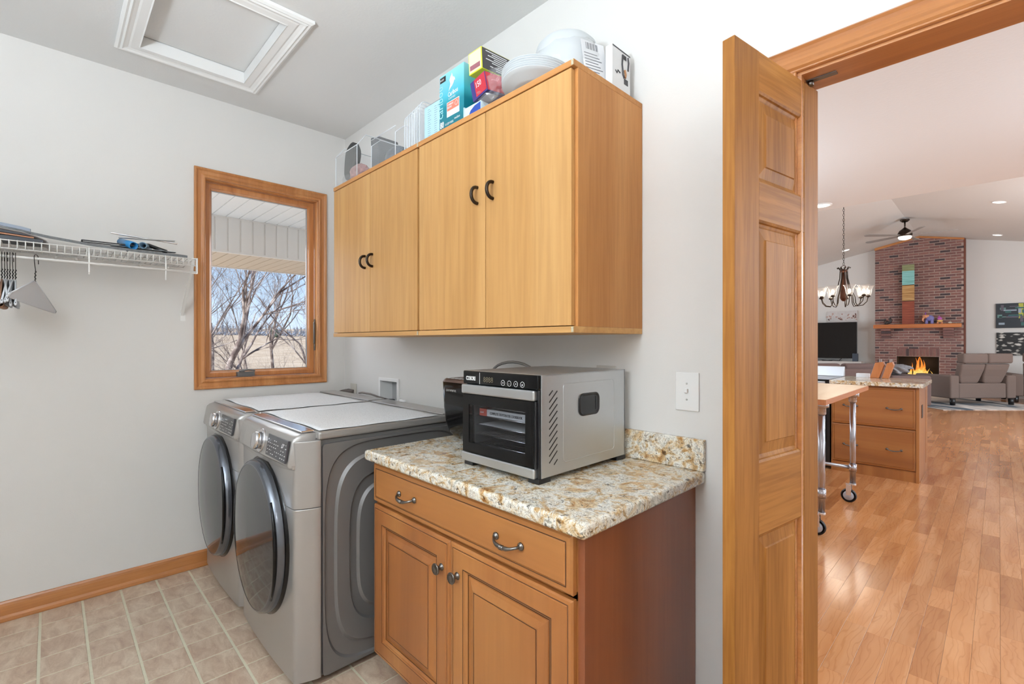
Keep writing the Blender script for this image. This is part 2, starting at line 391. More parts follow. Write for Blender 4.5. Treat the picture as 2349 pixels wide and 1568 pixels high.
# after rotation local +y points to +x world side
zt = 2.091
rails = [(1.99, zt), (1.656, 1.756), (.84, 1.027), (.012, .24)]
b = MB(); b.box(0, SW, -DT, 0, .012, zt); b.build('hinge_stile', M_door('Z'), door, local=True, bev=.0015)
b = MB(); b.box(DW-SF, DW, -DT, 0, .012, zt); b.build('free_stile', M_door('Z'), door, local=True, bev=.0015)
for (ra, rb) in rails:
    b = MB(); b.box(SW, DW-SF, -DT, -.0006, ra, rb); b.build('rail', M_door('X'), door, local=True, bev=.001)
for (pa, pb) in ((1.756, 1.99), (1.027, 1.656), (.24, .84)):
    b = MB()
    for s_ in (0, 1):
        f = lambda h: h if s_ == 0 else -DT-h
        rframe(b, 'Y', SW, DW-SF, pa, pb, [(0, f(-.001)), (.005, f(-.004)), (.007, f(-.009)), (.013, f(-.011)), (.015, f(-.012)), (.016, f(-.013)), (.046, f(-.009)), (.048, f(-.006))], cap=True)
    b.build('raised_panel', M_door('Z'), door, local=True, bev=.0005, seg=1)
b = MB(); b.lathe([(.008, 2.088), (.008, 2.104)], (2.955, .047, 0)); b.box(2.94, 3.02, .038, .058, 2.1015, 2.1045)
tag(b.build('pivot_bracket', M_pewter), 'small dark metal pivot bracket under the doorway head jamb at the door top', 'bracket')

# ---------------- laundry floor: sheet of tiles with recessed grout ----------------
def slab_mesh(name, lx, ly, th=.004, ins=.0012, mat=None):
    bm = bmesh.new(); L = [[bm.verts.new((sx*(lx/2-i), sy*(ly/2-i), z)) for sx, sy in ((-1, -1), (1, -1), (1, 1), (-1, 1))] for i, z in ((0, -th), (0, -ins), (ins, 0))]
    for A, B in zip(L, L[1:]):
        for k in range(4): bm.faces.new([A[k], A[(k+1) % 4], B[(k+1) % 4], B[k]])
    bm.faces.new(L[-1]); me = bpy.data.meshes.new(name); bm.to_mesh(me); bm.free(); me.materials.append(mat); return me
M_grout = plain('grout', S(216, 210, 186), .7, 0, .08, 60)
m, N, L, bb = newmat('stone_look_tile', rough=.42)
v, R = coords(N, L, (4, 9, 4), rot=(0, 0, .35)); n = noise(N, L, v, 2.2, 6, .8, .6)
c = ramp(N, L, n, [(.28, S(174, 148, 130)), (.45, S(194, 170, 150)), (.6, S(208, 188, 168)), (.75, S(220, 204, 186))])
rr = ramp(N, L, R, [(0, (.93, .90, .88, 1)), (.5, (1, .98, .95, 1)), (1, (1, 1, .98, 1))]); c = mix(N, L, 1.0, c, rr, 'MULTIPLY')
v2, _ = coords(N, L, (1, 1, 1)); n2 = noise(N, L, v2, 160, 3); c = mix(N, L, .5, c, ramp(N, L, n2, [(.35, (.86, .84, .8, 1)), (.6, (1, 1, 1, 1))]), 'MULTIPLY')
L.new(c, bb.inputs['Base Color']); bump(N, L, bb, n2, .15, .001); M_tile = m
b = MB(); b.box(0, 4.4, -3.0, 0, -.06, -.0022); floor1 = st(b, 'floor', M_grout)
PX, PY = .163, .154; me = slab_mesh('tile', PX-.008, PY-.010, .004, .001, M_tile); rest = MB(); nt = 0
for i in range(27):
    for j in range(19):
        cx, cy = .018+PX*(i+.5), -.042-PY*(j+.5)
        if cx > 4.4-PX/2 or cy < -2.95: continue
        vis = (cx < 2.2 and cy < -.80 and cy > -2.6 and not (cx > 1.6 and cy > -.8))
        if vis and nt < 190:
            o = bpy.data.objects.new('tile', me); col.objects.link(o); o.parent = floor1; o.location = (cx, cy, 0); nt += 1
        else: rest.box(cx-PX/2+.004, cx+PX/2-.004, cy-PY/2+.005, cy+PY/2-.005, -.003, 0)
tag(rest.build('further_tiles', M_tile, floor1), kind='stuff')
b = MB(); b.box(2.945, 3.94, -.004, .119, -.02, .004); st(b, 'trim_4', M_trim('X'), bev=.002)

# ---------------- kitchen and living room shell ----------------
b = MB(); b.box(-1.5, 7.5, 4.7, 14.95, -.08, -.004).box(0, 7.5, .115, 4.7, -.08, -.004); floor2 = st(b, 'floor', plain('plank_gap', S(70, 40, 22), .8))
m, N, L, bb = newmat('oak_plank', rough=.2, Coat_Weight=.35, Coat_Roughness=.12)
v, R = coords(N, L, (1, .09, 1)); n = noise(N, L, v, 9, 4, 1.0)
c = ramp(N, L, n, [(.3, S(186, 124, 76)), (.5, S(202, 142, 92)), (.7, S(214, 158, 110))])
wv = N.new('ShaderNodeTexWave'); wv.bands_direction = 'X'; wv.inputs['Scale'].default_value = 14; wv.inputs['Distortion'].default_value = 14; wv.inputs['Detail'].default_value = 2; wv.inputs['Detail Scale'].default_value = 1.2
v3, _ = coords(N, L, (1, .22, 1)); nz = noise(N, L, v3, 2.2, 3); vm = N.new('ShaderNodeVectorMath'); vm.operation = 'ADD'; sc3 = N.new('ShaderNodeMath'); sc3.operation = 'MULTIPLY'; sc3.inputs[1].default_value = .35; L.new(nz, sc3.inputs[0]); L.new(v3, vm.inputs[0]); L.new(sc3.outputs[0], vm.inputs[1]); L.new(vm.outputs[0], wv.inputs['Vector'])
ln = ramp(N, L, wv.outputs['Fac'], [(0, (.80, .72, .66, 1)), (.14, (.96, .94, .92, 1)), (.26, (1, 1, 1, 1))]); c = mix(N, L, .55, c, ln, 'MULTIPLY')
rr = ramp(N, L, R, [(0, (.80, .74, .68, 1)), (.12, (.9, .86, .82, 1)), (.5, (1, .98, .96, 1)), (.85, (1.08, 1.07, 1.06, 1)), (1, (1.12, 1.14, 1.14, 1))]); c = mix(N, L, 1.0, c, rr, 'MULTIPLY')
L.new(c, bb.inputs['Base Color']); M_plank = m
PW = .0865; lens = [.26, .36, .46, .58, .72, .9]; pm = [slab_mesh('plank', PW-.0008, l-.0008, .006, .0004, M_plank) for l in lens]
pl = []; ncol = int(9/PW)
for i in range(ncol):
    x = -1.5+PW*(i+.5); y = .12-random.random()*.2; 
    y = .12
    first = True
    while y < 14.85:
        k = random.choices(range(6), (3, 4, 4, 3, 2, 1))[0]
        l = lens[k]
        pl.append((x, y+l/2, k)); y += l
def pvis(x, y):
    t = y+1.55; return 3.30-.2275*t-.06 < x < 3.38+.026*t+.06
ind = sorted([p for p in pl if pvis(p[0], p[1]) and not (1.0 < p[0] < 2.75 and 4.4 < p[1] < 10.8)], key=lambda p: p[1])[:298]; inds = set(ind); rest = MB()
for p in pl:
    if p in inds:
        o = bpy.data.objects.new('plank', pm[p[2]]); col.objects.link(o); o.parent = floor2; o.location = (p[0], p[1], 0)
    elif p[0] > .05 or p[1] > 4.75: rest.box(p[0]-PW/2+.0006, p[0]+PW/2-.0006, p[1]-lens[p[2]]/2+.0006, p[1]+lens[p[2]]/2-.0006, -.0035, 0)
tag(rest.build('further_planks', M_plank, floor2), kind='stuff')
b = MB(); b.box(0, 7.5, .115, 4.7, 2.82, 2.95).box(-.14, 7.5, 4.62, 4.7, 2.95, 4.2); st(b, 'ceiling', M_kceil)
RX_, RZ_, SL = 1.89, 4.09, .21
zl, zr = RZ_-SL*(RX_+4.5), RZ_-SL*(7.5-RX_)
b = MB(); b.prism([(-4.5, zl), (RX_, RZ_), (RX_, RZ_+.1), (-4.5, zl+.1)], 4.7, 15.0, 'Y'); st(b, 'ceiling', M_lwall)
b = MB(); b.prism([(RX_, RZ_), (7.5, zr), (7.5, zr+.1), (RX_, RZ_+.1)], 4.7, 15.0, 'Y'); st(b, 'ceiling', M_lwall)
b = MB(); b.prism([(-4.5, 0), (7.5, 0), (7.5, zr), (RX_, RZ_), (-4.5, zl)], 14.85, 15.0, 'Y'); st(b, 'wall_far', M_lwall)
b = MB(); b.box(-4.6, -4.5, 4.7, 15, -.1, 2.9).box(-4.5, -.14, 4.6, 4.7, -.1, 4.2).box(-.14, 0, .1151, 4.7, -.1, 2.95); st(b, 'wall_left', M_lwall)
b = MB(); b.box(7.5, 7.6, .115, 15, -.1, 3.1); st(b, 'wall_right', M_lwall)
b = MB(); b.box(-4.5, -1.5, 4.7, 15, -.08, 0); st(b, 'floor', M_plank)
b = MB(); b.box(4.5, 7.5, 0, .115, -.1, 2.95); st(b, 'wall_kitchen', M_lwall)
# ---------------- upper cabinets ----------------
UZ0, UZ1, UD = 1.368, 2.207, .402
M_raw = plain('raw_particle_edge', S(208, 196, 168), .9, 0, .35, 220)
def upper(x0, x1, xm, label, hx):
    t = empty('wall_cabinet', ((x0+x1)/2, -.001, UZ0), label, 'cabinet', 'birch wall cabinets' if False else None)
    b = MB(); b.box(x0, x0+.018, -UD+.022, -.002, UZ0+.02, UZ1-.02); b.build('side_panel', M_cab_shaded('Z'), t, bev=.001)
    b = MB(); b.box(x1-.018, x1, -UD+.022, -.002, UZ0+.02, UZ1-.02); b.build('side_panel', M_cab_shaded('Z'), t, bev=.001)
    b = MB(); b.box(x0, x1, -UD, -.002, UZ1-.02, UZ1); b.build('top_board', M_cab_shaded('X'), t, bev=.0015)
    b = MB(); b.box(x0, x1, -UD, -.002, UZ0, UZ0+.02); b.build('bottom_board', M_cab('X'), t, bev=.0015)
    b = MB(); b.box(x0+.018, x1-.018, -UD+.05, -.004, UZ0+.02, UZ1-.02); b.build('carcass', M_dark, t)
    for q, (a, c_) in enumerate(((x0+.001, xm-.0015), (xm+.0015, x1-.012))):
        b = MB(); b.box(a, c_, -UD+.003, -UD+.021, UZ0+.0225, UZ1-.0225); d = b.build('door', M_cab('Z'), t, bev=.0015)
        zc = hx[0]; hxp = hx[1+q]
        # bent pull standing out from the door
        b = MB(); pts = []
        for k in range(15):
            a_ = PI*k/14; pts.append((hxp, -UD+.002-.030*math.sin(a_)**.8, zc+.030*math.cos(a_)))
        b.tube(pts, .0065, 10); b.build('handle', M_bronze, d)
    for za in (UZ1-.0185, UZ0+.0015):
        b = MB(); b.box(x1-.009, x1-.0005, -UD-.0012, -UD+.001, za, za+.017); b.build('raw_edge', M_raw, t)
    return t
upper(.719, 1.579, 1.142, 'light birch two-door wall cabinet nearer the window, its dark pulls low on the doors', (1.745, 1.092, 1.168))
upper(1.581, 2.433, 2.020, 'light birch two-door wall cabinet nearer the doorway, side panel showing', (1.888, 1.975, 2.062))

# ---------------- base cabinet ----------------
BX0, BX1, BY = 1.604, 2.632, -.610
bc = empty('base_cabinet', (2.1, -.3, 0), 'reddish maple base cabinet with one wide drawer and two raised-panel doors', 'cabinet')
b = MB(); b.box(BX0, BX1-.02, BY+.02, -.002, .10, .872).box(BX0, BX1-.02, BY+.09, -.002, 0, .10); b.build('carcass', M_map('Z'), bc)
b = MB(); b.box(BX1-.02, BX1, BY, -.002, .0, .872); b.build('end_panel', M_mapside, bc, bev=.001)
b = MB(); b.box(BX0, BX1-.02, BY, BY+.019, .10, .135).box(BX0, BX1-.02, BY, BY+.019, .695, .72).box(BX0, BX1-.02, BY, BY+.019, .85, .872).box(BX0, BX0+.04, BY, BY+.019, .135, .695).box(BX1-.065, BX1-.02, BY, BY+.019, .135, .872).box(BX0, BX0+.04, BY, BY+.019, .72, .85).box(2.095, 2.125, BY, BY+.019, .135, .695)
b.build('face_frame', M_map('Z'), bc, bev=.001)
def glaze_frame(mb, a0, a1, b0, b1, y):
    rframe(mb, 'Y', a0, a1, b0, b1, [(0, y), (.0022, y)], cap=False)
fy = BY-.001
dr = MB(); rframe(dr, 'Y', BX0+.006, BX1-.024, .712, .862, [(0, fy), (0, fy-.014), (.006, fy-.019), (.018, fy-.0195), (.020, fy-.0175), (.024, fy-.0205), (.026, fy-.021)], cap=True)
drw = dr.build('drawer', M_map('X'), bc, bev=.0007, seg=1)
b = MB(); glaze_frame(b, BX0+.024, BX1-.042, .730, .844, fy-.0200); glaze_frame(b, BX0+.006, BX1-.024, .712, .862, fy-.0003)
b.build('glaze_line', M_glaze, drw)
def pull(parent, cx, cz, y, L_=.096, name='handle'):
    b = MB(); pts = []; rr = []
    n = 17
    for k in range(n):
        u = k/(n-1)*2-1; x = cx+u*L_/2; out = .026*(1-abs(u)**3.2)**.6
        zz = cz - .010*(1-u*u)
        pts.append((x, y-out-.002, zz)); rr.append(.0042+.0022*math.exp(-((abs(u)-.32)/.16)**2)+.0012*(1 if abs(u) < .08 else 0))
    b.tube(pts, rr, 10)
    for s_ in (-1, 1): b.lathe([(.011, -.001), (.011, -.004), (.008, -.006), (.0055, -.010)], (cx+s_*L_/2, y, cz), 'Y', 14)
    for u in (-.1, 0, .1): b.lathe([(.0045, -.003), (.0075, 0), (.0045, .003)], (cx+u*L_/2, y-.028, cz-.010), 'X', 12)
    return b.build(name, M_pewter, parent)
pull(drw, 1.86, .785, fy-.021, .10); pull(drw, 2.385, .785, fy-.021, .10)
def rp_door(x0, x1, z0, z1, knobx):
    b = MB(); y = fy
    rframe(b, 'Y', x0, x1, z0, z1, [(0, y), (0, y-.012), (.004, y-.017), (.012, y-.019), (.0135, y-.0175), (.0165, y-.0175), (.018, y-.020), (.066, y-.020), (.070, y-.016), (.074, y-.0155), (.080, y-.009), (.0805, y-.007), (.083, y-.007)], cap=True)
    d = b.build('door', M_map('Z'), bc, bev=.0006, seg=1)
    b = MB(); a = .084
    rframe(b, 'Y', x0+a, x1-a, z0+a, z1-a, [(0, y-.0072), (.002, y-.010), (.012, y-.012), (.030, y-.019), (.034, y-.0195), (.035, y-.018), (.037, y-.018), (.038, y-.0205)], cap=True)
    b.build('raised_panel', M_map('Z'), d, bev=.0005, seg=1)
    b = MB(); glaze_frame(b, x0+.013, x1-.013, z0+.013, z1-.013, y-.0179); glaze_frame(b, x0+.080, x1-.080, z0+.080, z1-.080, y-.0093); glaze_frame(b, x0+.0665, x1-.0665, z0+.0665, z1-.0665, y-.0201)
    glaze_frame(b, x0+a+.0345, x1-a-.0345, z0+a+.0345, z1-a-.0345, y-.0197); b.build('glaze_line', M_glaze, d)
    b = MB(); b.lathe([(.0115, 0), (.0115, -.003), (.007, -.006), (.0055, -.016), (.008, -.020), (.0175, -.023), (.0185, -.026), (.0165, -.029), (.0155, -.028), (.0125, -.0305), (.0115, -.0295), (.008, -.032), (.003, -.033), (0.0001, -.033)], (knobx, y-.019, .605), 'Y', 24)
    b.build('knob', M_pewter, d)
rp_door(BX0+.006, 2.1085, .112, .700, 2.068); rp_door(2.1115, BX1-.024, .112, .700, 2.152)
# granite worktop and splashback
b = MB(); b.box(1.588, 2.667, -.660, -.002, .8735, .914); tag(b.build('worktop', M_gran, bev=.012, seg=4), 'gold and cream speckled granite worktop on the maple base cabinet', 'worktop')
b = MB(); b.box(1.588, 2.667, -.021, -.0015, .9145, 1.018); tag(b.build('backsplash', M_gran, bev=.003), 'low gold and brown granite backsplash standing at the rear of the worktop', 'backsplash')

# ---------------- food dehydrator ----------------
dh = empty('food_dehydrator', (2.2, -.28, .914), 'stainless steel box food dehydrator with black glass door on the granite worktop', 'dehydrator')
X0, X1, Y0, Y1, Z0, Z1 = 2.030, 2.387, -.497, -.045, .930, 1.240
b = MB(); b.box(X1-.004, X1, Y0, Y1, Z0, Z1); sp = b.build('side_panel', M_steelY, dh, bev=.001)
b = MB(); b.box(X0, X0+.004, Y0, Y1, Z0, Z1).box(X0, X1, Y1-.004, Y1, Z0, Z1); b.build('rear_shell', M_steelY, dh)
b = MB(); b.box(X0, X1, Y0, Y1, Z1-.003, Z1+.0005); b.build('top_panel', M_steelY, dh, bev=.001)
b = MB(); b.box(X0+.004, X1-.004, Y0+.002, Y1-.004, Z0, Z0+.012); b.build('bottom_panel', M_steelY, dh, bev=.001)
b = MB(); b.box(X0+.03, X0+.034, Y0+.01, Y1-.03, .95, 1.15).box(X1-.05, X1-.046, Y0+.01, Y1-.03, .95, 1.15).box(X0+.03, X1-.046, Y1-.04, Y1-.036, .95, 1.15).box(X0+.03, X1-.046, Y0+.01, Y1-.036, 1.15, 1.154).box(X0+.03, X1-.046, Y0+.01, Y1-.036, .962, .966)
b.build('drying_chamber', plain('chamber_metal', S(150, 152, 155), .35, .8), dh)
for z in (.988, 1.020, 1.052, 1.084, 1.118):
    b = MB(); q = [(X0+.035, Y0+.02, z), (X1-.052, Y0+.02, z), (X1-.052, Y1-.05, z), (X0+.035, Y1-.05, z)]; b.tube(q, .0018, 6, closed=True)
    for k in range(1, 22): y = Y0+.02+k*.0175; b.box(X0+.035, X1-.052, y-.0007, y+.0007, z-.0007, z+.0007)
    for k in range(1, 30): x = X0+.035+k*.009; b.box(x-.0006, x+.0006, Y0+.02, Y1-.05, z-.0006, z+.0006)
    b.build('tray', M_chrome, dh)
b = MB(); b.box(X0, X1-.001, Y0-.014, Y0-.001, 1.196, Z1); cp = b.build('control_panel', M_blackg, dh, bev=.003)
yf = Y0-.0146
b = MB(); b.box(2.1185, 2.1200, yf, yf+.001, 1.198, 1.236); b.build('divider', M_ink, cp)
text('COSORI', .019, T(2.047, yf, 1.2085) @ FY, M_ink, cp, sx=.72, bold=.0006)
text('8888', .026, T(2.138, yf, 1.2055) @ FY, plain('dim_digit', S(96, 88, 72), .5), cp, name='digit_display', sx=.95)
for k, s_ in enumerate(('=', '-', '+', 'o')):
    cx = 2.234+.029*k; b = MB(); ring = [(cx+.0085*math.cos(2*PI*i/20), yf, 1.2085+.0085*math.sin(2*PI*i/20)) for i in range(20)]
    b.tube(ring, .0007, 4, closed=True); bt = b.build('touch_button', M_ink, cp)
    text(s_, .012, T(cx-.0035, yf, 1.2045) @ FY, M_ink, bt)
dd = MB(); rframe(dd, 'Y', X0+.001, X1-.016, .960, 1.161, [(0, Y0-.002), (0, Y0-.016), (.002, Y0-.018), (.035, Y0-.018), (.035, Y0-.002)])
gd = dd.build('glass_door', M_blackg, dh)
b = MB(); b.box(X0+.035, X1-.05, Y0-.0165, Y0-.0145, .990, 1.132); b.build('door_glass', clear('dark_door_glass', (.80, .81, .83, 1), .08, .02), gd)
for z_, zz in ((1.162, 1.1935), (.929, .9595)):
    b = MB(); b.box(X0-.003, X1-.012, Y0-.021, Y0-.001, z_, zz); b.build('door_rail', M_steel, gd, bev=.005, seg=3)
b = MB(); b.box(X1-.016, X1-.008, Y0-.016, Y0-.002, .960, 1.161).box(X1-.010, X1-.002, Y0-.008, Y0, .93, 1.195); b.build('edge_strip', M_black, dh, bev=.002)
for (fx, fyy) in ((X0+.004, Y0-.012), (X1-.045, Y0-.012), (X0+.004, Y1-.05), (X1-.045, Y1-.05)):
    b = MB(); b.box(fx, fx+.045, fyy, fyy+.055, .9142, .9305); b.build('foot', M_black, dh, bev=.002)
# side panel features: slots, embossed panel, recessed handle
xs = X1+.0003
b = MB()
def slot(y, z, L_, w_=.0022, a=58):
    d = (math.cos(math.radians(a)), math.sin(math.radians(a))); n_ = (-d[1], d[0])
    P = [(y+d[0]*s_*L_/2+n_[0]*t_*w_, z+d[1]*s_*L_/2+n_[1]*t_*w_) for s_, t_ in ((-1, -1), (1, -1), (1, 1), (-1, 1))]
    b.prism([p for p in P], xs-.002, xs+.0002, 'X')
for k in range(10): slot(-.4435, 1.172-.0205*k, .050, .0018, 41)
slot(-.455, 1.184, .022, .0018, 41); slot(-.432, .970, .022, .0018, 41)
b.build('vent_slots', M_black, sp)
b = MB(); r_ = .012; a0, a1, b0, b1 = -.395, -.115, .962, 1.208; pts = []
for (cx, cz, s0) in ((a1-r_, b1-r_, 0), (a0+r_, b1-r_, 90), (a0+r_, b0+r_, 180), (a1-r_, b0+r_, 270)):
    for k in range(5): a = math.radians(s0+k*22.5); pts.append((xs-.0006, cx+r_*math.cos(a), cz+r_*math.sin(a)))
b.tube(pts, .0014, 6, closed=True); b.build('embossed_outline', M_steelY, sp)
def rrect(cy, cz, hy, hz, r_, x):
    pts = []
    for (sy, sz, s0) in ((1, 1, 0), (-1, 1, 90), (-1, -1, 180), (1, -1, 270)):
        for k in range(6): a = math.radians(s0+k*18); pts.append((x, cy+sy*(hy-r_)+r_*math.cos(a), cz+sz*(hz-r_)+r_*math.sin(a)))
    return pts
b = MB(); hc = (-.262, 1.134)
b.loops([rrect(*hc, .056, .037, .022, xs), rrect(*hc, .056, .037, .022, xs+.003), rrect(*hc, .052, .033, .019, xs+.004), rrect(*hc, .048, .029, .016, xs+.0005), rrect(*hc, .046, .027, .015, xs-.0002)], capend=True)
b.box(xs-.001, xs+.0015, -.226, -.218, 1.112, 1.158)
b.build('grip', M_black, sp, bev=.0006)
# booklet lying inside (seen through the glass), resting on a tray
bk = empty('cookbook', (2.19, -.35, 1.0855), 'white cookbook booklet with a red corner lying inside the dehydrator', 'booklet')
b = MB(); b.box(2.096, 2.334, -.478, -.31, 1.0868, 1.1095); b.build('pages', plain('paper_white', S(226, 228, 230), .6), bk)
b = MB(); b.box(2.082, 2.118, -.480, -.44, 1.0862, 1.1105); rb = b.build('red_corner', plain('red_print', S(200, 92, 76), .6), bk)
text('cosori', .009, T(2.086, -.4806, 1.0955) @ FY, M_ink, rb, sx=.8)
text('COMPLETE DEHYDRATER COOKBOOK', .0125, T(2.134, -.4786, 1.0935) @ FY, M_inkd, bk, sx=.70)
b = MB(); b.box(2.075, 2.33, -.475, -.15, 1.0538, 1.0552); b.build('silicone_sheet', plain('paper_grey', S(200, 200, 198), .7), dh)

# ---------------- bread maker behind it ----------------
bm_ = empty('bread_maker', (1.78, -.2, .914), 'black bread maker with bronze-toned top controls behind the steel dehydrator', 'appliance')
b = MB()
def brect(x0, x1, y0, y1, z, r_=.035):
    pts = []
    for (cx, cy, s0) in ((x1-r_, y1-r_, 0), (x0+r_, y1-r_, 90), (x0+r_, y0+r_, 180), (x1-r_, y0+r_, 270)):
        for k in range(6): a = math.radians(s0+k*18); pts.append((cx+r_*math.cos(a), cy+r_*math.sin(a), z))
    return pts
b.loops([brect(1.72, 1.95, -.29, -.09, .922), brect(1.700, 1.965, -.305, -.075, .930), brect(1.672, 1.985, -.320, -.06, .955), brect(1.655, 1.995, -.328, -.05, 1.0), brect(1.648, 2.0, -.332, -.045, 1.06), brect(1.642, 2.005, -.334, -.04, 1.168)], capend=True, smooth=True)
b.build('housing', M_blackg, bm_)
b = MB(); b.loops([brect(1.642, 2.005, -.334, -.04, 1.1685), brect(1.646, 2.001, -.330, -.044, 1.178), brect(1.652, 1.995, -.324, -.05, 1.183)], capend=True); b.build('top_cover', plain('bronze_top', S(92, 70, 60), .3, .4), bm_)
b = MB(); b.loops([brect(1.70, 1.985, -.27, -.06, 1.1835), brect(1.71, 1.98, -.262, -.065, 1.198), brect(1.72, 1.97, -.25, -.075, 1.204)], capend=True); b.build('lid', plain('bronze_lid', S(60, 50, 46), .25, .3), bm_)
for k in range(5):
    b = MB(); b.box(1.672+.026*k, 1.682+.026*k, -.314, -.302, 1.1832, 1.1848); b.build('button', M_ink, bm_, bev=.0004)
text('CROWNFUL', .013, T(1.690, -.3352, 1.130) @ FY, plain('grey_print', S(170, 168, 166), .5), bm_, spacing=1.35, sx=.8)
b = MB(); pts = [(1.86+.14*math.cos(PI*k/12), -.10, 1.19+.062*math.sin(PI*k/12)) for k in range(13)]; b.tube(pts, .006, 8); b.build('lid_handle', plain('grey_handle', S(150, 148, 145), .35, .5), bm_)
for (x, y) in ((1.74, -.27), (1.74, -.11), (1.93, -.27), (1.93, -.11)):
    b = MB(); b.lathe([(.012, .9142), (.012, .923)], (x, y, 0)); b.build('foot', M_black, bm_)
# ---------------- washer and dryer ----------------
def machine(x0, label, near):
    W_ = .722; x1 = x0+W_; t = empty('dryer' if near else 'washing_machine', (x0+W_/2, -.45, 0), label, 'dryer' if near else 'washer')
    yb, yf = -.095, -.790
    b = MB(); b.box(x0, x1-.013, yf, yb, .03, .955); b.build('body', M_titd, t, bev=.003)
    for fx in (x0+.05, x1-.06):
        for fyy in (yf+.05, yb-.06):
            q = MB(); q.lathe([(.02, .0005), (.02, .031)], (fx, fyy, 0), n=14); q.build('foot', M_black, t)
    # embossed side
    def sup(cy, cz, hy, hz, n_, x, N_=112):
        P = []
        for k in range(N_):
            a = 2*PI*(k+.5)/N_; c, s = math.cos(a), math.sin(a)
            P.append((x, cy+hy*(abs(c)**(2/n_))*(1 if c > 0 else -1), cz+hz*(abs(s)**(2/n_))*(1 if s > 0 else -1)))
        return P
    X = x1
    b = MB(); C_ = (-.43, .485)
    L_ = [(.3465, .4545, 40, 0), (.343, .451, 12, 0), (.352, .452, 4.0, 0)]
    rings = [sup(*C_, .354, .4545, 60, X-.013), sup(*C_, .354, .4545, 60, X), sup(*C_, .347, .444, 5.0, X), sup(*C_, .341, .438, 4.9, X-.009), sup(*C_, .306, .396, 4.4, X-.009), sup(*C_, .297, .387, 4.3, X+.001),
             sup(*C_, .246, .316, 4.0, X+.001), sup(*C_, .240, .310, 4.0, X-.009), sup(*C_, .212, .270, 3.9, X-.009), sup(*C_, .203, .261, 3.8, X+.001), sup(*C_, .15, .21, 3.2, X+.001), sup(*C_, .02, .03, 2.4, X+.001)]
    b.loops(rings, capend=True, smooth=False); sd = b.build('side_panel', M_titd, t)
    # front: bowed plan curve
    def plan(u):   # u 0..1 across the front
        s_ = abs(u*2-1); return -.892 + .012*s_**2 + (.075*((s_-.90)/.10)**1.7 if s_ > .90 else 0)
    us = [0, .006, .013, .021, .03, .04, .05, .07, .10, .15, .25, .35, .45, .55, .65, .75, .85, .90, .93, .95, .96, .97, .979, .987, .994, 1]
    def front(name, z0, z1, top_in=0, mat=M_tit, dy=0):
        b = MB(); A = [(x0+W_*u, plan(u)+dy, z0) for u in us]+[(x1, yf, z0), (x0, yf, z0)]
        B = [(x0+W_*u, plan(u)+dy, z1) for u in us]+[(x1, yf, z1), (x0, yf, z1)]
        b.bm.faces.new([b.bm.verts.new(p) for p in A][::-1]); b.loops([A, B], capend=True); return b.build(name, mat, t, bev=.003, ang=50, smooth=True)
    front('lower_front_panel', .035, .697); front('upper_front_panel', .700, .957)
    # control fascia: slanted, overhanging lip below
    b = MB(); Ls = []
    for z, d, i in ((.858, -.002, 0), (.864, -.016, 0), (.870, -.020, 0), (.952, -.006, 0), (.966, -.001, 0), (.976, .012, .0), (.983, .034, .0)):
        Ls.append([(x0+.030+(W_-.060)*u, plan(.045+.91*u)+d+(.02*max(0, abs(u*2-1)-.97)/.03), z - (.006*(abs(u*2-1)**6) if z < .87 else 0)) for u in us]+[(x1-.03, -.80, z), (x0+.03, -.80, z)])
    b.bm.faces.new([b.bm.verts.new(p) for p in Ls[0]][::-1]); b.loops(Ls, capend=True, smooth=False)
    fa = b.build('control_fascia', M_tit, t, smooth=True)
    b = MB(); Ls = []     # lip under the fascia
    for z, d in ((.836, .004), (.841, -.006), (.8565, -.009)): Ls.append([(x0+.03+(W_-.06)*u, plan(.04+.92*u)+d, z+(.012*abs(u*2-1)**4)) for u in us]+[(x1-.03, -.85, z), (x0+.03, -.85, z)])
    b.bm.faces.new([b.bm.verts.new(p) for p in Ls[0]][::-1]); b.loops(Ls, capend=True); b.build('fascia_lip', M_tit, t, bev=.002)
    # top
    b = MB(); b.box(x0+.001, x1-.001, -.80, yb, .956, .990); b.build('top_panel', M_tit, t, bev=.010, seg=3)
    b = MB(); b.box(x0+.01, x1-.01, -.205, yb-.002, .9905, .998); b.build('rear_cover', M_tit, t, bev=.004)
    b = MB(); b.box(x0+.05, x1-.05, -.850, -.795, .984, .9915); b.build('top_front_strip', M_chrome, t, bev=.003)
    # knob on the fascia
    tilt = RX(-9.0)
    kx = x0+W_*.515; ky, kz = plan(.5)-.012, .921
    b = MB(); b.lathe([(.050, .004), (.050, -.004), (.046, -.006)], (kx, ky, kz), 'Y', 32, tilt); b.lathe([(.036, -.006), (.036, -.026), (.033, -.031), (.029, -.033), (.0001, -.033)], (kx, ky, kz), 'Y', 32, tilt)
    kn = b.build('cycle_knob', M_chrome, fa)
    b = MB(); b.lathe([(.029, -.0385), (.028, -.040), (.0001, -.040)], (kx, ky, kz), 'Y', 28, tilt); b.build('knob_face', M_tit, kn) if False else b.bm.free()
    # display panel with prints
    M_ = T(x0+W_*.630, plan(.6)-.0195, .878) @ RX(-9.5) @ FY
    b = MB(); b.box(0, .222, 0, .084, -.006, .0016, M_); ds = b.build('display', plain('display_glass', S(66, 66, 70), .3), fa, bev=.0004)
    b = MB(); rr = random.Random(3)
    for (gx, gy) in [(x*.0215+.012, y*.0135+.010) for x in range(10) for y in range(5)]:
        if rr.random() < .8:
            w_ = rr.uniform(.004, .011); b.box(gx, gx+w_, gy, gy+.0028, .0016, .0021, M_)
    b.build('display_print', M_ink, ds)
    if near:
        b = MB(); ring = [(M_ @ Vector((.176+.007*math.cos(a*.4), .060+.007*math.sin(a*.4), .002))) for a in range(16)]; b.tube(ring, .0009, 4, closed=True); b.build('start_ring', M_ink, ds)
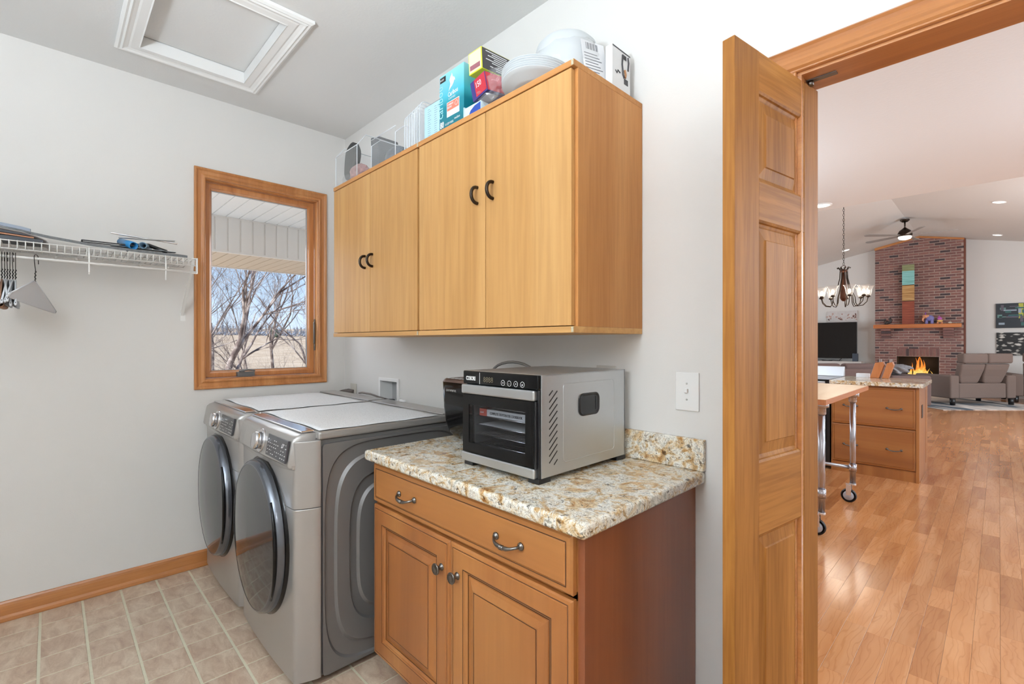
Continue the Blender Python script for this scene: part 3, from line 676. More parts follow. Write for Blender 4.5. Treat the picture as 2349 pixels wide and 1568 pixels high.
    # door
    cx, cz, R = x0+W_/2-.010, .518, .322; yd = plan(.5); EL = Matrix.Diagonal((.905, 1, 1, 1))
    b = MB(); b.lathe([(R+.010, yd+.010), (R+.006, yd-.002), (R-.004, yd-.006)], (cx, 0, cz), 'Y', 72, EL, cap=False)
    b.build('door_recess', M_blackg, t)
    b = MB(); b.lathe([(R-.004, yd-.003), (R-.004, yd-.022), (R-.009, yd-.036), (R-.016, yd-.042), (R-.021, yd-.044), (R-.023, yd-.0435)], (cx, 0, cz), 'Y', 72, EL, cap=False)
    dr_ = b.build('door_ring', plain('smoked_chrome', S(112, 116, 124), .2, .8), t)
    b = MB(); b.lathe([(R-.023, yd-.0430), (R-.09, yd-.052), (R-.16, yd-.058), (R-.24, yd-.062), (.0001, yd-.064)], (cx, 0, cz), 'Y', 72, EL)
    b.build('door_glass', plain('smoked_glass', S(46, 48, 51), .06, 0, Specular_IOR_Level=.75), dr_, smooth=True)
    b = MB(); pts = []
    for k in range(13):
        a = math.radians(-38+k*76/12); rr_ = R-.010+.006*math.sin(PI*k/12); pts.append((cx+.905*rr_*math.cos(a), yd-.036-.006*math.sin(PI*k/12), cz+rr_*math.sin(a)))
    b.tube(pts, [.004+.004*math.sin(PI*k/12) for k in range(13)], 8); b.build('door_handle', M_blackg, dr_)
    if near:
        text('OO', .012, T(cx-.25, yd-.001, cz-.24) @ FY, M_tit, t) if False else None
    # mat on the top
    b = MB(); nx, ny = 26, 22; mx0, mx1 = x0+.030, x1-.006; my0, my1 = -.792, -.225; V = []
    r2 = random.Random(5 if near else 9)
    for i in range(nx+1):
        row = []
        for j in range(ny+1):
            u, v_ = i/nx, j/ny; z = .9925+.0012*math.sin(u*9+v_*3)+.001*math.sin(v_*17)+(.004*max(0, v_-.9)*10*max(0, u-.4))
            row.append(b.bm.verts.new((mx0+(mx1-mx0)*u, my0+(my1-my0)*v_+.004*math.sin(u*11), z+.0015)))
        V.append(row)
    for i in range(nx):
        for j in range(ny): b.bm.faces.new([V[i][j], V[i+1][j], V[i+1][j+1], V[i][j+1]])
    mt = b.build('liner_mat', M_mat, smooth=True, solid=.0014)
    tag(mt, 'white perforated liner mat on top of the '+('dryer nearer the base cabinet' if near else 'washing machine against the window wall'), 'mat')
m, N, L, bb = newmat('white_liner', S(222, 224, 226), .55)
v, R = coords(N, L, rnd=False); ck = N.new('ShaderNodeTexVoronoi'); ck.inputs['Scale'].default_value = 160; L.new(v, ck.inputs['Vector'])
L.new(ramp(N, L, ck.outputs['Distance'], [(.15, S(196, 198, 200)), (.4, S(226, 228, 230))]), bb.inputs['Base Color']); bump(N, L, bb, ck.outputs['Distance'], .3, .001)
M_mat = m
machine(.775, 'titanium front-load dryer with embossed side standing beside the maple base cabinet', True)
machine(.036, 'titanium front-load washer in the corner under the window', False)

# washer valve box, outlets, switch
vb = empty('valve_box', (.63, 0, 1.0), 'white recessed washer valve box with grey interior in the wall above the dryer', 'valve box')
b = MB(); rframe(b, 'Y', .508, .754, .921, 1.110, [(0, -.0005), (0, -.008), (.003, -.010), (.018, -.010), (.021, -.008), (.021, .080)]); b.build('frame', M_white, vb)
b = MB(); b.box(.530, .733, .080, .084, .943, 1.088); b.build('back_plate', plain('grey_plate', S(176, 177, 178), .6), vb)
for z in (.965, 1.07):
    b = MB(); b.lathe([(.004, .079), (.0001, .078)], (.585, 0, z), 'Y', 10); b.build('screw', M_black, vb)
b = MB(); b.tube([(.565, .07, .955), (.575, .03, .960), (.60, .0, .950)], .011, 8).tube([(.64, .07, .948), (.68, .04, .95), (.72, .03, .947)], .010, 8); b.build('valve', M_black, vb)
hose = MB(); hose.tube([(.585, .03, .962), (.55, -.03, .985), (.50, -.06, 1.003), (.43, -.085, 1.008), (.40, -.090, 1.004)], .006, 8)
tag(hose.build('hose', plain('grey_hose', S(120, 112, 108), .5)), 'thin grey hose running from the valve box onto the dryer top', 'hose')
ol = MB(); ol.box(.096, .186, -.006, -.0005, .955, 1.045); oo = tag(ol.build('outlet', plain('beige_plate', S(206, 200, 190), .5), bev=.002), 'beige dryer outlet plate low on the wall in the corner behind the washer', 'outlet')
b = MB(); b.tube([(.15, -.007, .985), (.12, -.03, .990), (.08, -.06, .986), (.03, -.09, .975)], [.017, .019, .014, .005], 10); tag(b.build('plug', plain('grey_rubber', S(96, 88, 84), .6)), 'dark grey power plug with cord in the beige corner outlet', 'plug')
b = MB(); b.box(.945, .995, -.118, -.104, .9990, 1.012); tag(b.build('clip', M_white, bev=.003), 'small white plastic clip lying on the rear edge of the dryer top', 'clip')
sw = empty('light_switch', (2.602, 0, 1.172), 'white toggle light switch plate on the wall beside the door', 'switch')
b = MB(); b.box(2.562, 2.645, -.006, -.0005, 1.107, 1.237); b.build('plate', M_white, sw, bev=.004, seg=3)
b = MB(); b.box(2.598, 2.609, -.016, -.006, 1.168, 1.182, ); b.build('toggle', M_white, sw, bev=.002)
for z in (1.145, 1.199):
    b = MB(); b.lathe([(.0035, -.0062), (.003, -.0072), (.0001, -.0074)], (2.603, 0, z), 'Y', 12); b.build('screw', plain('cream', S(200, 198, 194), .4), sw)
b = MB(); b.box(2.232, 2.322, -.005, -.0005, 1.118, 1.248); tag(b.build('outlet', plain('greige_plate', S(204, 198, 190), .5), bev=.002), 'beige wall plate just showing above the back of the dehydrator', 'outlet')

# ---------------- wire shelf with hanging rod ----------------
sh = empty('wire_shelf', (.16, -1.9, 1.78), 'white coated wire closet shelf with hanging rod left of the window', 'shelf')
ye, ys, zs, xf = -.985, -2.9, 1.785, .318
b = MB()
for x, z in ((.012, zs-.012), (xf, zs), (xf, zs-.036), (.11, zs-.010), (.215, zs-.005)): b.tube([(x, ys, z), (x, ye, z)], .0026, 6)
b.build('long_wires', M_wire, sh)
y = ye-.006; nw = 0; W_me = None
while y > ys and nw < 76:
    if W_me is None:
        q = MB(); q.tube([(.010, 0, zs-.009), (xf+.001, 0, zs+.002), (xf+.003, 0, zs-.036)], .0019, 5); W_me = q.build('cross_wire', M_wire, sh); W_me.location.y += y; l0 = W_me
    else: c = l0.copy(); col.objects.link(c); c.parent = sh; c.location = l0.location+Vector((0, y-(ye-.006), 0))
    y -= .0254; nw += 1
b = MB(); b.tube([(xf+.014, ys, zs-.073), (xf+.014, ye+.004, zs-.073)], .006, 10); b.build('hanging_rod', M_wire, sh)
b = MB(); b.box(xf-.004, xf+.020, ye, ye+.006, zs-.080, zs+.004); b.box(xf+.004, xf+.018, ye-.02, ye, zs-.003, zs+.003).box(xf+.004, xf+.018, ye-.02, ye, zs-.08, zs-.07); b.build('end_bracket', M_wire, sh, bev=.001)
b = MB(); b.prism([(xf-.010, zs-.012), (xf+.003, zs-.002), (.012, 1.500), (.003, 1.492), (.003, 1.51)], ye-.006-.010, ye-.006+.004, 'Y'); b.box(.0006, .004, ye-.018, ye+.008, 1.462, 1.51); b.build('diagonal_brace', M_wire, sh)
for yy in (-1.415, -1.118):
    b = MB(); b.prism([(xf+.008, zs-.04), (xf+.018, zs-.04), (xf+.018, zs-.115), (xf+.012, zs-.125), (xf+.008, zs-.115)], yy-.003, yy+.002, 'Y'); b.tube([(xf, yy, zs+.004), (xf+.013, yy, zs-.03), (xf+.013, yy, zs-.066)], .003, 6); b.build('rod_hook', M_wire, sh)
for yy in (-1.527, -1.45, -1.19, -1.06):
    b = MB(); b.lathe([(.007, .001), (.007, .012), (.004, .016)], (0, yy, zs-.018), 'X', 12); b.build('wall_clip', M_wire, sh)

# hangers
M_hw = plain('black_hanger_wire', S(40, 36, 34), .35, .6); M_paper = plain('hanger_paper', S(214, 216, 220), .8)
def hanger(y, rz, mat, label, group, tilt=0, w_=.20, rx=xf+.014, cover=True, tube_=None):
    t = empty('wire_hanger', (rx, y, zs-.073), label, 'hanger', group, rz=rz)
    M0 = RY(tilt)
    P = lambda x, z, yy=0: tuple((M0 @ Vector((x, yy, z))))
    b = MB(); pts = [P(-.022, -.020), P(-.019, -.002)]+[P(-.019*math.cos(a*PI/8), .008+.014*math.sin(a*PI/8)-.004) for a in range(1, 9)]+[P(.014, -.02), P(.002, -.05), P(0, -.098)]
    b.tube(pts, .0014, 6)
    b.tube([P(.003*math.cos(k*1.2), -.055-.003*k, .003*math.sin(k*1.2)) for k in range(15)], .0012, 5)
    b.tube([P(0, -.098), P(w_, -.205), P(w_-.005, -.212), P(-w_+.005, -.212), P(-w_, -.205), P(0, -.098)], .0013, 6); b.build('hook_wire', M_hw, t, local=True)
    if cover:
        b = MB(); A = [P(-.006, -.103), P(.006, -.103), P(w_-.008, -.203), P(w_-.014, -.216), P(-w_+.014, -.216), P(-w_+.008, -.203)]
        for s_ in (-.002, .002): b.face([Vector(p)+Vector((0, s_, 0)) for p in A])
        b.tube([Vector(A[1])+Vector((.002, 0, 0)), Vector(A[2])+Vector((.002, 0, 0))], .0035, 6); b.tube([Vector(A[0]), Vector(A[5])], .0035, 6)
        b.build('paper_cape', mat, t, local=True)
        b = MB(); b.tube([P(w_-.03, -.19), P(w_-.004, -.208), P(w_-.002, -.216)], [.003, .0055, .0025], 8); b.build('corner_wrap', M_paper, t, local=True)
    if tube_:
        b = MB(); b.tube([P(-w_+.01, -.215), P(w_-.01, -.215)], .011, 12, cap=False); b.build('card_tube', tube_, t, local=True, solid=.001)
    return t
hanger(-1.592, math.radians(-20), M_paper, 'white paper-covered wire hanger hanging alone on the rod right of the cluster', None, tilt=-6, w_=.215)
G = 'clustered wire hangers on the closet rod'
for k, (yy, r_, tl) in enumerate(((-1.656, 2, 2), (-1.664, -4, -1), (-1.673, 3, 3), (-1.681, -2, 0), (-1.689, 5, -2))):
    hanger(yy, math.radians(r_), M_paper, ('rightmost white paper-covered hanger of the tight cluster on the closet rod' if k == 0 else 'white paper-covered wire hanger inside the tight cluster at the left frame edge'), G, tilt=tl)
for k, (yy, r_) in enumerate(((-1.697, 1), (-1.707, -3))):
    hanger(yy, math.radians(r_), M_card, 'wire hanger with brown card tube in the cluster at the left frame edge', 'card tube hangers on the closet rod', tilt=1, tube_=M_card)

# things lying on the wire shelf
def sheet(name, mat, path, x0, x1, th, label, cat, wob=0, group=None, skew=0, tilt=.15):
    """path: (y,z) polyline of the top surface; a stiff bent sheet of thickness th"""
    b = MB(); n = 8
    for (dz, fl) in ((0, 0), (-th, 1)): pass
    top = [[(x0+(x1-x0)*i/n + skew*(y_-path[0][0]), y_, z_+tilt*(x1-x0)*(1-i/n)+wob*math.sin(3*i/n+y_*20)) for y_, z_ in path] for i in range(n+1)]
    V1 = [[b.bm.verts.new(p) for p in r] for r in top]; V2 = [[b.bm.verts.new((p[0], p[1], p[2]-th)) for p in r] for r in top]; m_ = len(path)
    for i in range(n):
        for j in range(m_-1): b.bm.faces.new([V1[i][j], V1[i+1][j], V1[i+1][j+1], V1[i][j+1]]); b.bm.faces.new([V2[i][j], V2[i][j+1], V2[i+1][j+1], V2[i+1][j]])
    for j in range(m_-1): b.bm.faces.new([V1[0][j], V1[0][j+1], V2[0][j+1], V2[0][j]]); b.bm.faces.new([V1[n][j], V2[n][j], V2[n][j+1], V1[n][j+1]])
    for i in range(n): b.bm.faces.new([V1[i][0], V2[i][0], V2[i+1][0], V1[i+1][0]]); b.bm.faces.new([V1[i][-1], V1[i+1][-1], V2[i+1][-1], V2[i][-1]])
    return tag(b.build(name, mat), label, cat, group)
z0_ = zs+.0045
M_mel = plain('grey_felt', S(122, 124, 126), .9, 0, .3, 120, .3)
sheet('felt_mat', M_mel, [(-1.02, z0_+.013), (-1.2, z0_+.015), (-1.4, z0_+.021), (-1.55, z0_+.036), (-1.66, z0_+.052), (-1.80, z0_+.062), (-2.3, z0_+.062)], .10, .305, .0125, 'long grey felt mat lying along the wire shelf and rising to the left', 'mat', tilt=.16)
sheet('vinyl_sheet', plain('warm_grey_vinyl', S(150, 144, 140), .6), [(-1.548, z0_-.006), (-1.56, z0_+.012), (-1.59, z0_+.026), (-1.64, z0_+.040), (-1.70, z0_+.047), (-1.9, z0_+.048)], .24, .316, .003, 'warm grey flexible sheet curling down at the shelf front', 'sheet', tilt=-.28)
sheet('dark_folder', plain('dark_slate_board', S(52, 54, 60), .5), [(-1.57, z0_+.012), (-1.66, z0_+.016), (-2.3, z0_+.020)], .15, .312, .016, 'dark slate board lying under the warm grey sheet on the shelf', 'board', tilt=0)
sheet('brown_folder', plain('brown_board', S(168, 116, 84), .6), [(-1.60, z0_+.021), (-1.70, z0_+.027), (-2.3, z0_+.029)], .26, .312, .006, 'brown board edge between dark boards at the left of the shelf', 'board')
sheet('dark_case', plain('dark_navy_board', S(44, 46, 56), .5), [(-1.61, z0_+.038), (-1.72, z0_+.044), (-2.3, z0_+.046)], .255, .308, .013, 'dark navy board above the brown board at the left end of the shelf', 'board', tilt=.05)
sheet('blue_grey_pad', plain('blue_grey_fabric', S(150, 160, 176), .7), [(-1.612, z0_+.058), (-1.64, z0_+.064), (-1.70, z0_+.072), (-1.8, z0_+.078), (-2.3, z0_+.078)], .18, .305, .014, 'pale blue-grey folded pad topmost on the pile at the left frame edge', 'pad')
fr = MB(); rframe(fr, 'Z', .20, .26, -1.44, -1.22, [(0, z0_+.0385), (0, z0_+.044), (.006, z0_+.044), (.006, z0_+.0385)]); tag(fr.build('picture_frame', M_black), 'thin black rectangular frame lying on the grey mat mid shelf', 'frame')
b = MB(); b.box(.20, .24, -1.33, -1.06, z0_+.0330, z0_+.0355); tag(b.build('grey_card', plain('light_grey_card', S(176, 178, 180), .6)), 'flat light grey card on the felt mat near the shelf end', 'card')
M_bl = plain('blue_plastic', S(50, 132, 190), .3); M_blp = plain('pale_blue_plastic', S(130, 158, 180), .35)
b = MB(); b.tube([(.17, -1.285, z0_+.012+.055), (.24, -1.262, z0_+.012+.038), (.295, -1.245, z0_+.012+.022)], [.016, .017, .018], 20, cap=False)
tag(b.build('blue_tube', M_bl, solid=.003), 'bright blue open plastic tube lying across the wire shelf', 'tube')
b = MB(); b.tube([(.12, -1.16, z0_+.012+.048), (.19, -1.185, z0_+.012+.044), (.255, -1.205, z0_+.012+.036)], [.009, .012, .016], 20, cap=False)
tag(b.build('pale_blue_nozzle', M_blp, solid=.004), 'pale blue tapered nozzle beside the bright blue tube', 'nozzle')
b = MB(); b.box(.20, .216, -1.33, -1.05, z0_+.012+.066, z0_+.012+.074, T(.2, -1.2, z0_+.012+.07) @ RZ(-4) @ RX(-4) @ T(-.2, 1.2, -z0_-.07)); tag(b.build('squeegee_bar', M_chrome, bev=.003), 'silver squeegee bar on top of the blue tubes, running toward the window', 'squeegee')
b = MB(); b.box(.225, .240, -1.30, -1.06, z0_+.012+.057, z0_+.012+.064, T(.23, -1.2, z0_+.012+.06) @ RZ(6) @ RX(5) @ T(-.23, 1.2, -z0_-.06)); tag(b.build('squeegee_bar', M_steel, bev=.003), 'darker steel squeegee bar crossing under the silver one on the shelf', 'squeegee')
b = MB(); b.tube([(.13, -1.26, z0_+.012+.022), (.15, -1.22, z0_+.012+.050), (.17, -1.17, z0_+.012+.054), (.2, -1.13, z0_+.012+.035), (.22, -1.10, z0_+.012+.022)], .010, 10); tag(b.build('black_strap', M_black), 'black curved strap behind the blue tube on the shelf', 'strap')
# ---------------- things on top of the wall cabinets ----------------
ZC = UZ1+.0006
def bin_(name, x0, x1, y0, y1, h, label, hf=.7):
    t = empty(name, ((x0+x1)/2, (y0+y1)/2, ZC), label, 'bin'); th = .003
    b = MB(); b.box(x0, x1, y0, y1, ZC, ZC+th); b.build('base', M_acr, t)
    for xa in (x0, x1-th):
        b = MB(); b.prism([(y0, ZC+th), (y1, ZC+th), (y1, ZC+h), (y0+.05, ZC+h), (y0, ZC+h*.72)], xa, xa+th, 'X'); b.build('side_wall', M_acr, t)
    b = MB(); b.box(x0+th, x1-th, y1-th, y1, ZC+th, ZC+h); b.build('rear_wall', M_acr, t)
    b = MB(); b.box(x0+th, x1-th, y0, y0+th, ZC+th, ZC+h*hf); b.build('front_wall', M_acr, t)
    b = MB()
    for xa in (x0, x1): b.tube([(xa, y0, ZC+.004), (xa, y0, ZC+h*.72), (xa, y0+.05, ZC+h), (xa, y1, ZC+h)], .0022, 6)
    b.tube([(x0, y0, ZC+h*hf), (x1, y0, ZC+h*hf)], .0022, 6); b.tube([(x0, y0, ZC+.003), (x1, y0, ZC+.003)], .002, 6)
    b.build('rim', plain('acrylic_edge', S(232, 236, 240), .15), t); return t
bin_('acrylic_bin', .728, .985, -.392, -.06, .235, 'clear open-front acrylic bin at the window end of the cabinet tops', .72)
bin_('acrylic_bin', 1.128, 1.36, -.385, -.05, .165, 'clear acrylic bin of grey lids in the middle of the nearer-window cabinet top', .9)
# dark charcoal tray, held in the first bin
M_char = plain('charcoal_fabric', S(66, 66, 66), .85, 0, .3, 60)
b = MB(); L_ = []
def blob(cx, cz, rx, rz, n=48, f=0): return [(cx+rx*math.cos(2*PI*k/n)*(1+.12*math.sin(3*2*PI*k/n+f)), cz+rz*math.sin(2*PI*k/n)*(1+.08*math.cos(2*2*PI*k/n+f))) for k in range(n)]
M_ = T(.822, -.30, ZC+.135) @ RY(22)
for (y, s_) in ((-.060, .86), (-.052, 1), (-.030, 1), (-.022, .9)): L_.append([tuple(M_ @ Vector((p[0], y, p[1]))) for p in blob(0, 0, .062*s_, .112*s_)])
b.bm.faces.new([b.bm.verts.new(p) for p in L_[0]][::-1]); b.loops(L_, smooth=True)
tag(b.build('charcoal_pouch', M_char), 'charcoal grey oval fabric pouch standing in the clear end bin', 'pouch')
b = MB(); M_ = T(.905, -.19, ZC+.165)
b.prism([(-.03, -.10), (.035, -.10), (.05, .06), (.055, .10), (-.045, .12), (-.04, .06)], -.06, .06, 'Y', M_); tag(b.build('dark_box', plain('dark_grey_box', S(70, 74, 82), .45), bev=.006), 'dark grey flared container behind the charcoal pouch', 'container')
def crumple(name, mat, c, r, label, cat, seed, sx=1, sy=1, sz=1, amp=.22, solid=0, sub=4):
    bm = bmesh.new(); bmesh.ops.create_icosphere(bm, subdivisions=sub, radius=1); R_ = random.Random(seed)
    ph = [(Vector((R_.uniform(-1, 1), R_.uniform(-1, 1), R_.uniform(-1, 1))).normalized(), R_.uniform(2.5, 8), R_.uniform(0, 6)) for _ in range(14)]
    for v_ in bm.verts:
        d = v_.co.normalized(); a = sum(abs(math.sin(d.dot(p)*f+q)) for p, f, q in ph)/14-.6
        k = 1+amp*(a+.35*abs(math.sin(d.x*23+d.y*17))*abs(math.sin(d.z*19)))*1.2; p = Vector((d.x*sx, d.y*sy, d.z*sz))*r*k; 
        v_.co = Vector(c)+p
        if v_.co.z < ZC+.001: v_.co.z = ZC+.001
    me = bpy.data.meshes.new(name); bm.to_mesh(me); bm.free(); me.materials.append(mat)
    for p in me.polygons: p.use_smooth = True
    me.set_sharp_from_angle(angle=math.radians(28))
    o = bpy.data.objects.new(name, me); col.objects.link(o); return tag(o, label, cat)
crumple('pink_bag', plain('pink_contents', S(206, 160, 156), .5, 0, .5, 40), (.905, -.335, ZC+.048), .050, 'pink and red filled plastic bag at the front of the clear end bin', 'bag', 2, 1.5, .9, 1)
crumple('clear_bag', clear('bag_film', (.97, .975, .98, 1), .22, .12, .12), (.795, -.34, ZC+.035), .036, 'crumpled clear plastic bag low in the clear end bin', 'bag', 3, 1.3, 1, 1)
crumple('grey_bag', plain('grey_lids', S(120, 126, 134), .4), (1.235, -.30, ZC+.052), .05, 'crumpled grey bag of lids inside the middle clear bin', 'bag', 5, 1.5, 1, 1, .3)
# nested clear clamshell containers standing on edge
for k in range(7):
    x = 1.385+.021*k; t = empty('clamshell_container', (x, -.22, ZC), ('leftmost clear food container of the nested row, next to the middle acrylic bin' if k == 0 else 'rightmost clear food container of the nested row, beside the pale blue carton' if k == 6 else 'clear hinged food container standing on edge inside the nested row'), 'container', 'nested clear food containers on the cabinet')
    b = MB(); h = .20+.004*k
    L_ = []
    for (dx, s_) in ((0, 1), (.004, .97), (.012, .88), (.016, .84)):
        L_.append([(x+dx, p[1], p[2]) for p in rrect(-.225, ZC+.003+h/2, .125*s_, h/2*s_-.001, .035*s_, 0)])
    b.loops(L_, capend=True); b.build('shell', M_shell, t)
    b = MB(); b.tube([(x, p[1], p[2]) for p in rrect(-.225, ZC+.004+h/2, .125, h/2-.001, .035, 0)], .0024, 5, closed=True); b.build('rim', plain('acrylic_edge', S(232, 236, 240), .15), t)
b = MB(); b.loops([[(p[1]+1.545, -.372, p[2]) for p in rrect(0, ZC+.095, .060, .085, .03, 0)], [(p[1]+1.545, -.362, p[2]) for p in rrect(0, ZC+.095, .050, .075, .025, 0)], [(p[1]+1.545, -.345, p[2]) for p in rrect(0, ZC+.095, .048, .073, .025, 0)]])
tag(b.build('plastic_lid', M_film), 'clear ribbed plastic lid standing against the pale blue box', 'lid')
# pale blue box
pb = empty('pale_blue_box', (1.56, -.2, ZC), 'plain pale blue carton with a list of small print beside the teal coffee box', 'box')
b = MB(); b.box(1.606, 1.716, -.388, -.18, ZC, ZC+.140); b.build('carton', plain('pale_blue_card', S(186, 222, 236), .6), pb, bev=.001)
b = MB()
for k in range(13):
    for (xa, l) in ((1.632, .020+.004*math.sin(k*3)), (1.680, .018+.004*math.cos(k*5))): b.box(xa, xa+l, -.3886, -.3882, ZC+.012+.0092*k, ZC+.0134+.0092*k)
b.build('small_print', plain('blue_print', S(120, 150, 170), .7), pb)
b = MB(); b.prism([(-.388, ZC+.1405), (-.18, ZC+.1405), (-.18, ZC+.16), (-.388, ZC+.142)], 1.62, 1.716, 'X'); b.build('open_flap', plain('grey_card', S(150, 152, 152), .7), pb)
# coffee pod box
cb = empty('coffee_box', (1.80, -.3, ZC), 'tall teal and sky-blue coffee carton with white lettering on the wall cabinet', 'box')
m, N, L, bb = newmat('teal_gradient_print', rough=.35)
tc = N.new('ShaderNodeTexCoord'); sx_ = N.new('ShaderNodeSeparateXYZ'); L.new(tc.outputs['Object'], sx_.inputs[0]); mr = N.new('ShaderNodeMapRange'); mr.inputs[1].default_value = ZC; mr.inputs[2].default_value = ZC+.228; L.new(sx_.outputs['Z'], mr.inputs[0])
L.new(ramp(N, L, mr.outputs[0], [(.0, S(10, 106, 122)), (.4, S(12, 128, 144)), (.58, S(70, 184, 204)), (1, S(146, 216, 232))]), bb.inputs['Base Color']); M_teal = m
cy0 = -.389; X0c = 1.720
b = MB(); b.box(X0c, X0c+.160, cy0, -.25, ZC, ZC+.228); b.build('carton', M_teal, cb, bev=.001)
yy = cy0-.0008
text('caribou', .056, T(X0c+.023, yy, ZC+.050) @ FY @ RZ(90), plain('light_teal_print', S(170, 224, 234), .5), cb, name='side_lettering', sx=.80)
text('80', .036, T(X0c+.004, yy, ZC+.012) @ FY, M_ink, cb, bold=.001, sx=.72)
text('K-CUP PODS', .013, T(X0c+.040, yy, ZC+.014) @ FY, M_ink, cb, sx=.72)
text('medium', .014, T(X0c+.100, yy, ZC+.022) @ FY, M_ink, cb, sx=.8)
text('Caribou', .027, T(X0c+.058, yy, ZC+.124) @ FY @ RZ(4), M_ink, cb, sx=.74, bold=.0005)
text('COFFEE', .011, T(X0c+.062, yy, ZC+.112) @ FY, M_ink, cb, spacing=1.4, sx=.9)
b = MB(); b.box(X0c+.050, X0c+.132, yy, yy+.0006, ZC+.044, ZC+.104); b.build('label_panel', M_ink, cb)
b = MB(); b.box(X0c+.053, X0c+.129, yy-.0006, yy, ZC+.068, ZC+.101); lp = b.build('coral_band', plain('coral_print', S(222, 128, 106), .5), cb)
text('CARIBOU\nBLEND', .011, T(X0c+.057, yy-.001, ZC+.088) @ FY, M_ink, lp, sx=.8)
b = MB(); b.tube([(X0c+.114+.009*math.cos(k*.4), yy-.001, ZC+.085+.009*math.sin(k*.4)) for k in range(16)], .0009, 4, closed=True); b.build('round_mark', M_ink, lp)
b = MB(); P_ = [(1.712, .228), (1.722, .244), (1.730, .250), (1.732, .262), (1.738, .252), (1.742, .236), (1.758, .226), (1.764, .206), (1.756, .212), (1.748, .196), (1.736, .184), (1.722, .176), (1.704, .160), (1.712, .180), (1.720, .200), (1.716, .214)]
b.prism([(X0c+.068+(x-1.712)*.74, ZC+.146+(z-.16)*.68) for x, z in P_], yy-.0004, yy, 'Y'); b.build('leaping_emblem', M_ink, cb)
b = MB(); b.box(X0c+.004, X0c+.042, yy-.0002, yy+.0004, ZC+.198, ZC+.220); kb = b.build('corner_badge', M_inkd, cb); text('K-CUP', .010, T(X0c+.007, yy-.0006, ZC+.205) @ FY, M_ink, kb, sx=.8)
# small blue and white box lying under the stack
bb_ = empty('blue_white_box', (1.90, -.3, ZC), 'small flat blue and white carton at the bottom of the box pile', 'box')
b = MB(); b.box(1.888, 1.985, -.392, -.27, ZC, ZC+.038); b.build('carton', plain('white_card', S(214, 236, 246), .5), bb_, bev=.001)
b = MB(); b.prism([(1.915, ZC+.002), (1.984, ZC+.002), (1.984, ZC+.034), (1.950, ZC+.030), (1.925, ZC+.018)], -.3928, -.3922, 'Y'); b.build('blue_print', plain('royal_blue', S(36, 72, 160), .5), bb_)
b = MB(); b.box(1.8815, 1.8865, -.392, -.30, ZC, ZC+.045); tag(b.build('white_packet', plain('white_card', S(214, 236, 246), .5)), 'narrow white packet between the coffee carton and the blue carton', 'packet')
# red and navy bag box, tilted
M_ = T(1.985, -.325, ZC+.095) @ RY(-8) @ RX(6) @ RZ(-4)
rb_ = empty('bag_box', (1.985, -.315, ZC+.06), 'red and navy carton wrapped in clear film under the yellow glove box', 'box')
b = MB(); b.box(-.045, .045, -.075, .075, -.036, .036, M_); b.build('carton', plain('navy_card', S(58, 52, 120), .4), rb_, bev=.001)
b = MB(); b.box(.0452, .0458, -.072, .03, -.034, .034, M_).box(-.02, .044, -.0758, -.0752, -.030, .034, M_); b.build('red_print', plain('crimson_print', S(190, 44, 60), .4), rb_)
b = MB(); b.box(-.03, .03, -.06, -.01, -.0368, -.0362, M_); b.build('grey_barcode_panel', plain('grey_panel', S(180, 176, 186), .5), rb_)
text('150', .030, M_ @ T(-.016, -.0762, .0) @ FY, M_ink, rb_, sx=.8)
# yellow glove box
gb = empty('glove_box', (1.95, -.28, ZC+.15), 'yellow and black disposable glove carton on top of the pile, jutting over the cabinet edge', 'box')
M_ = T(1.962, -.398, ZC+.150) @ RX(3)
b = MB(); b.box(-.038, .038, 0, .285, 0, .080, M_); b.build('carton', plain('yellow_card', S(226, 230, 60), .4), gb, bev=.001)
b = MB(); b.box(.0382, .0388, .002, .283, .002, .078, M_); b.build('black_side', plain('charcoal_card', S(66, 62, 66), .4), gb)
b = MB(); b.box(-.034, .034, -.0008, -.0002, .004, .076, M_); b.build('pale_end', plain('pale_yellow_card', S(244, 246, 190), .4), gb)
b = MB(); b.box(-.030, .028, -.0014, -.0008, .012, .030, M_); b.build('maroon_strip', plain('maroon_print', S(150, 90, 100), .5), gb)
b = MB(); b.box(-.036, .036, .11, .283, -.0008, -.0002, M_); b.build('hand_picture', plain('skin_tone_print', S(206, 140, 110), .6), gb)
b = MB()
for k, (l0_, l1_) in enumerate(((.02, .13), (.05, .16), (.03, .20), (.06, .14), (.02, .19), (.05, .17), (.08, .20), (.04, .15), (.07, .2))): b.box(.0389, .0392, l0_, l1_, .069-.0074*k, .0722-.0074*k, M_)
b.build('side_print', M_ink, gb)
crumple('clear_wrap', clear('bag_film', (.97, .975, .98, 1), .22, .12, .12), (1.99, -.325, ZC+.088), .078, 'crumpled clear film bag around the red and navy carton', 'bag', 8, 1.15, .9, .95, .30)
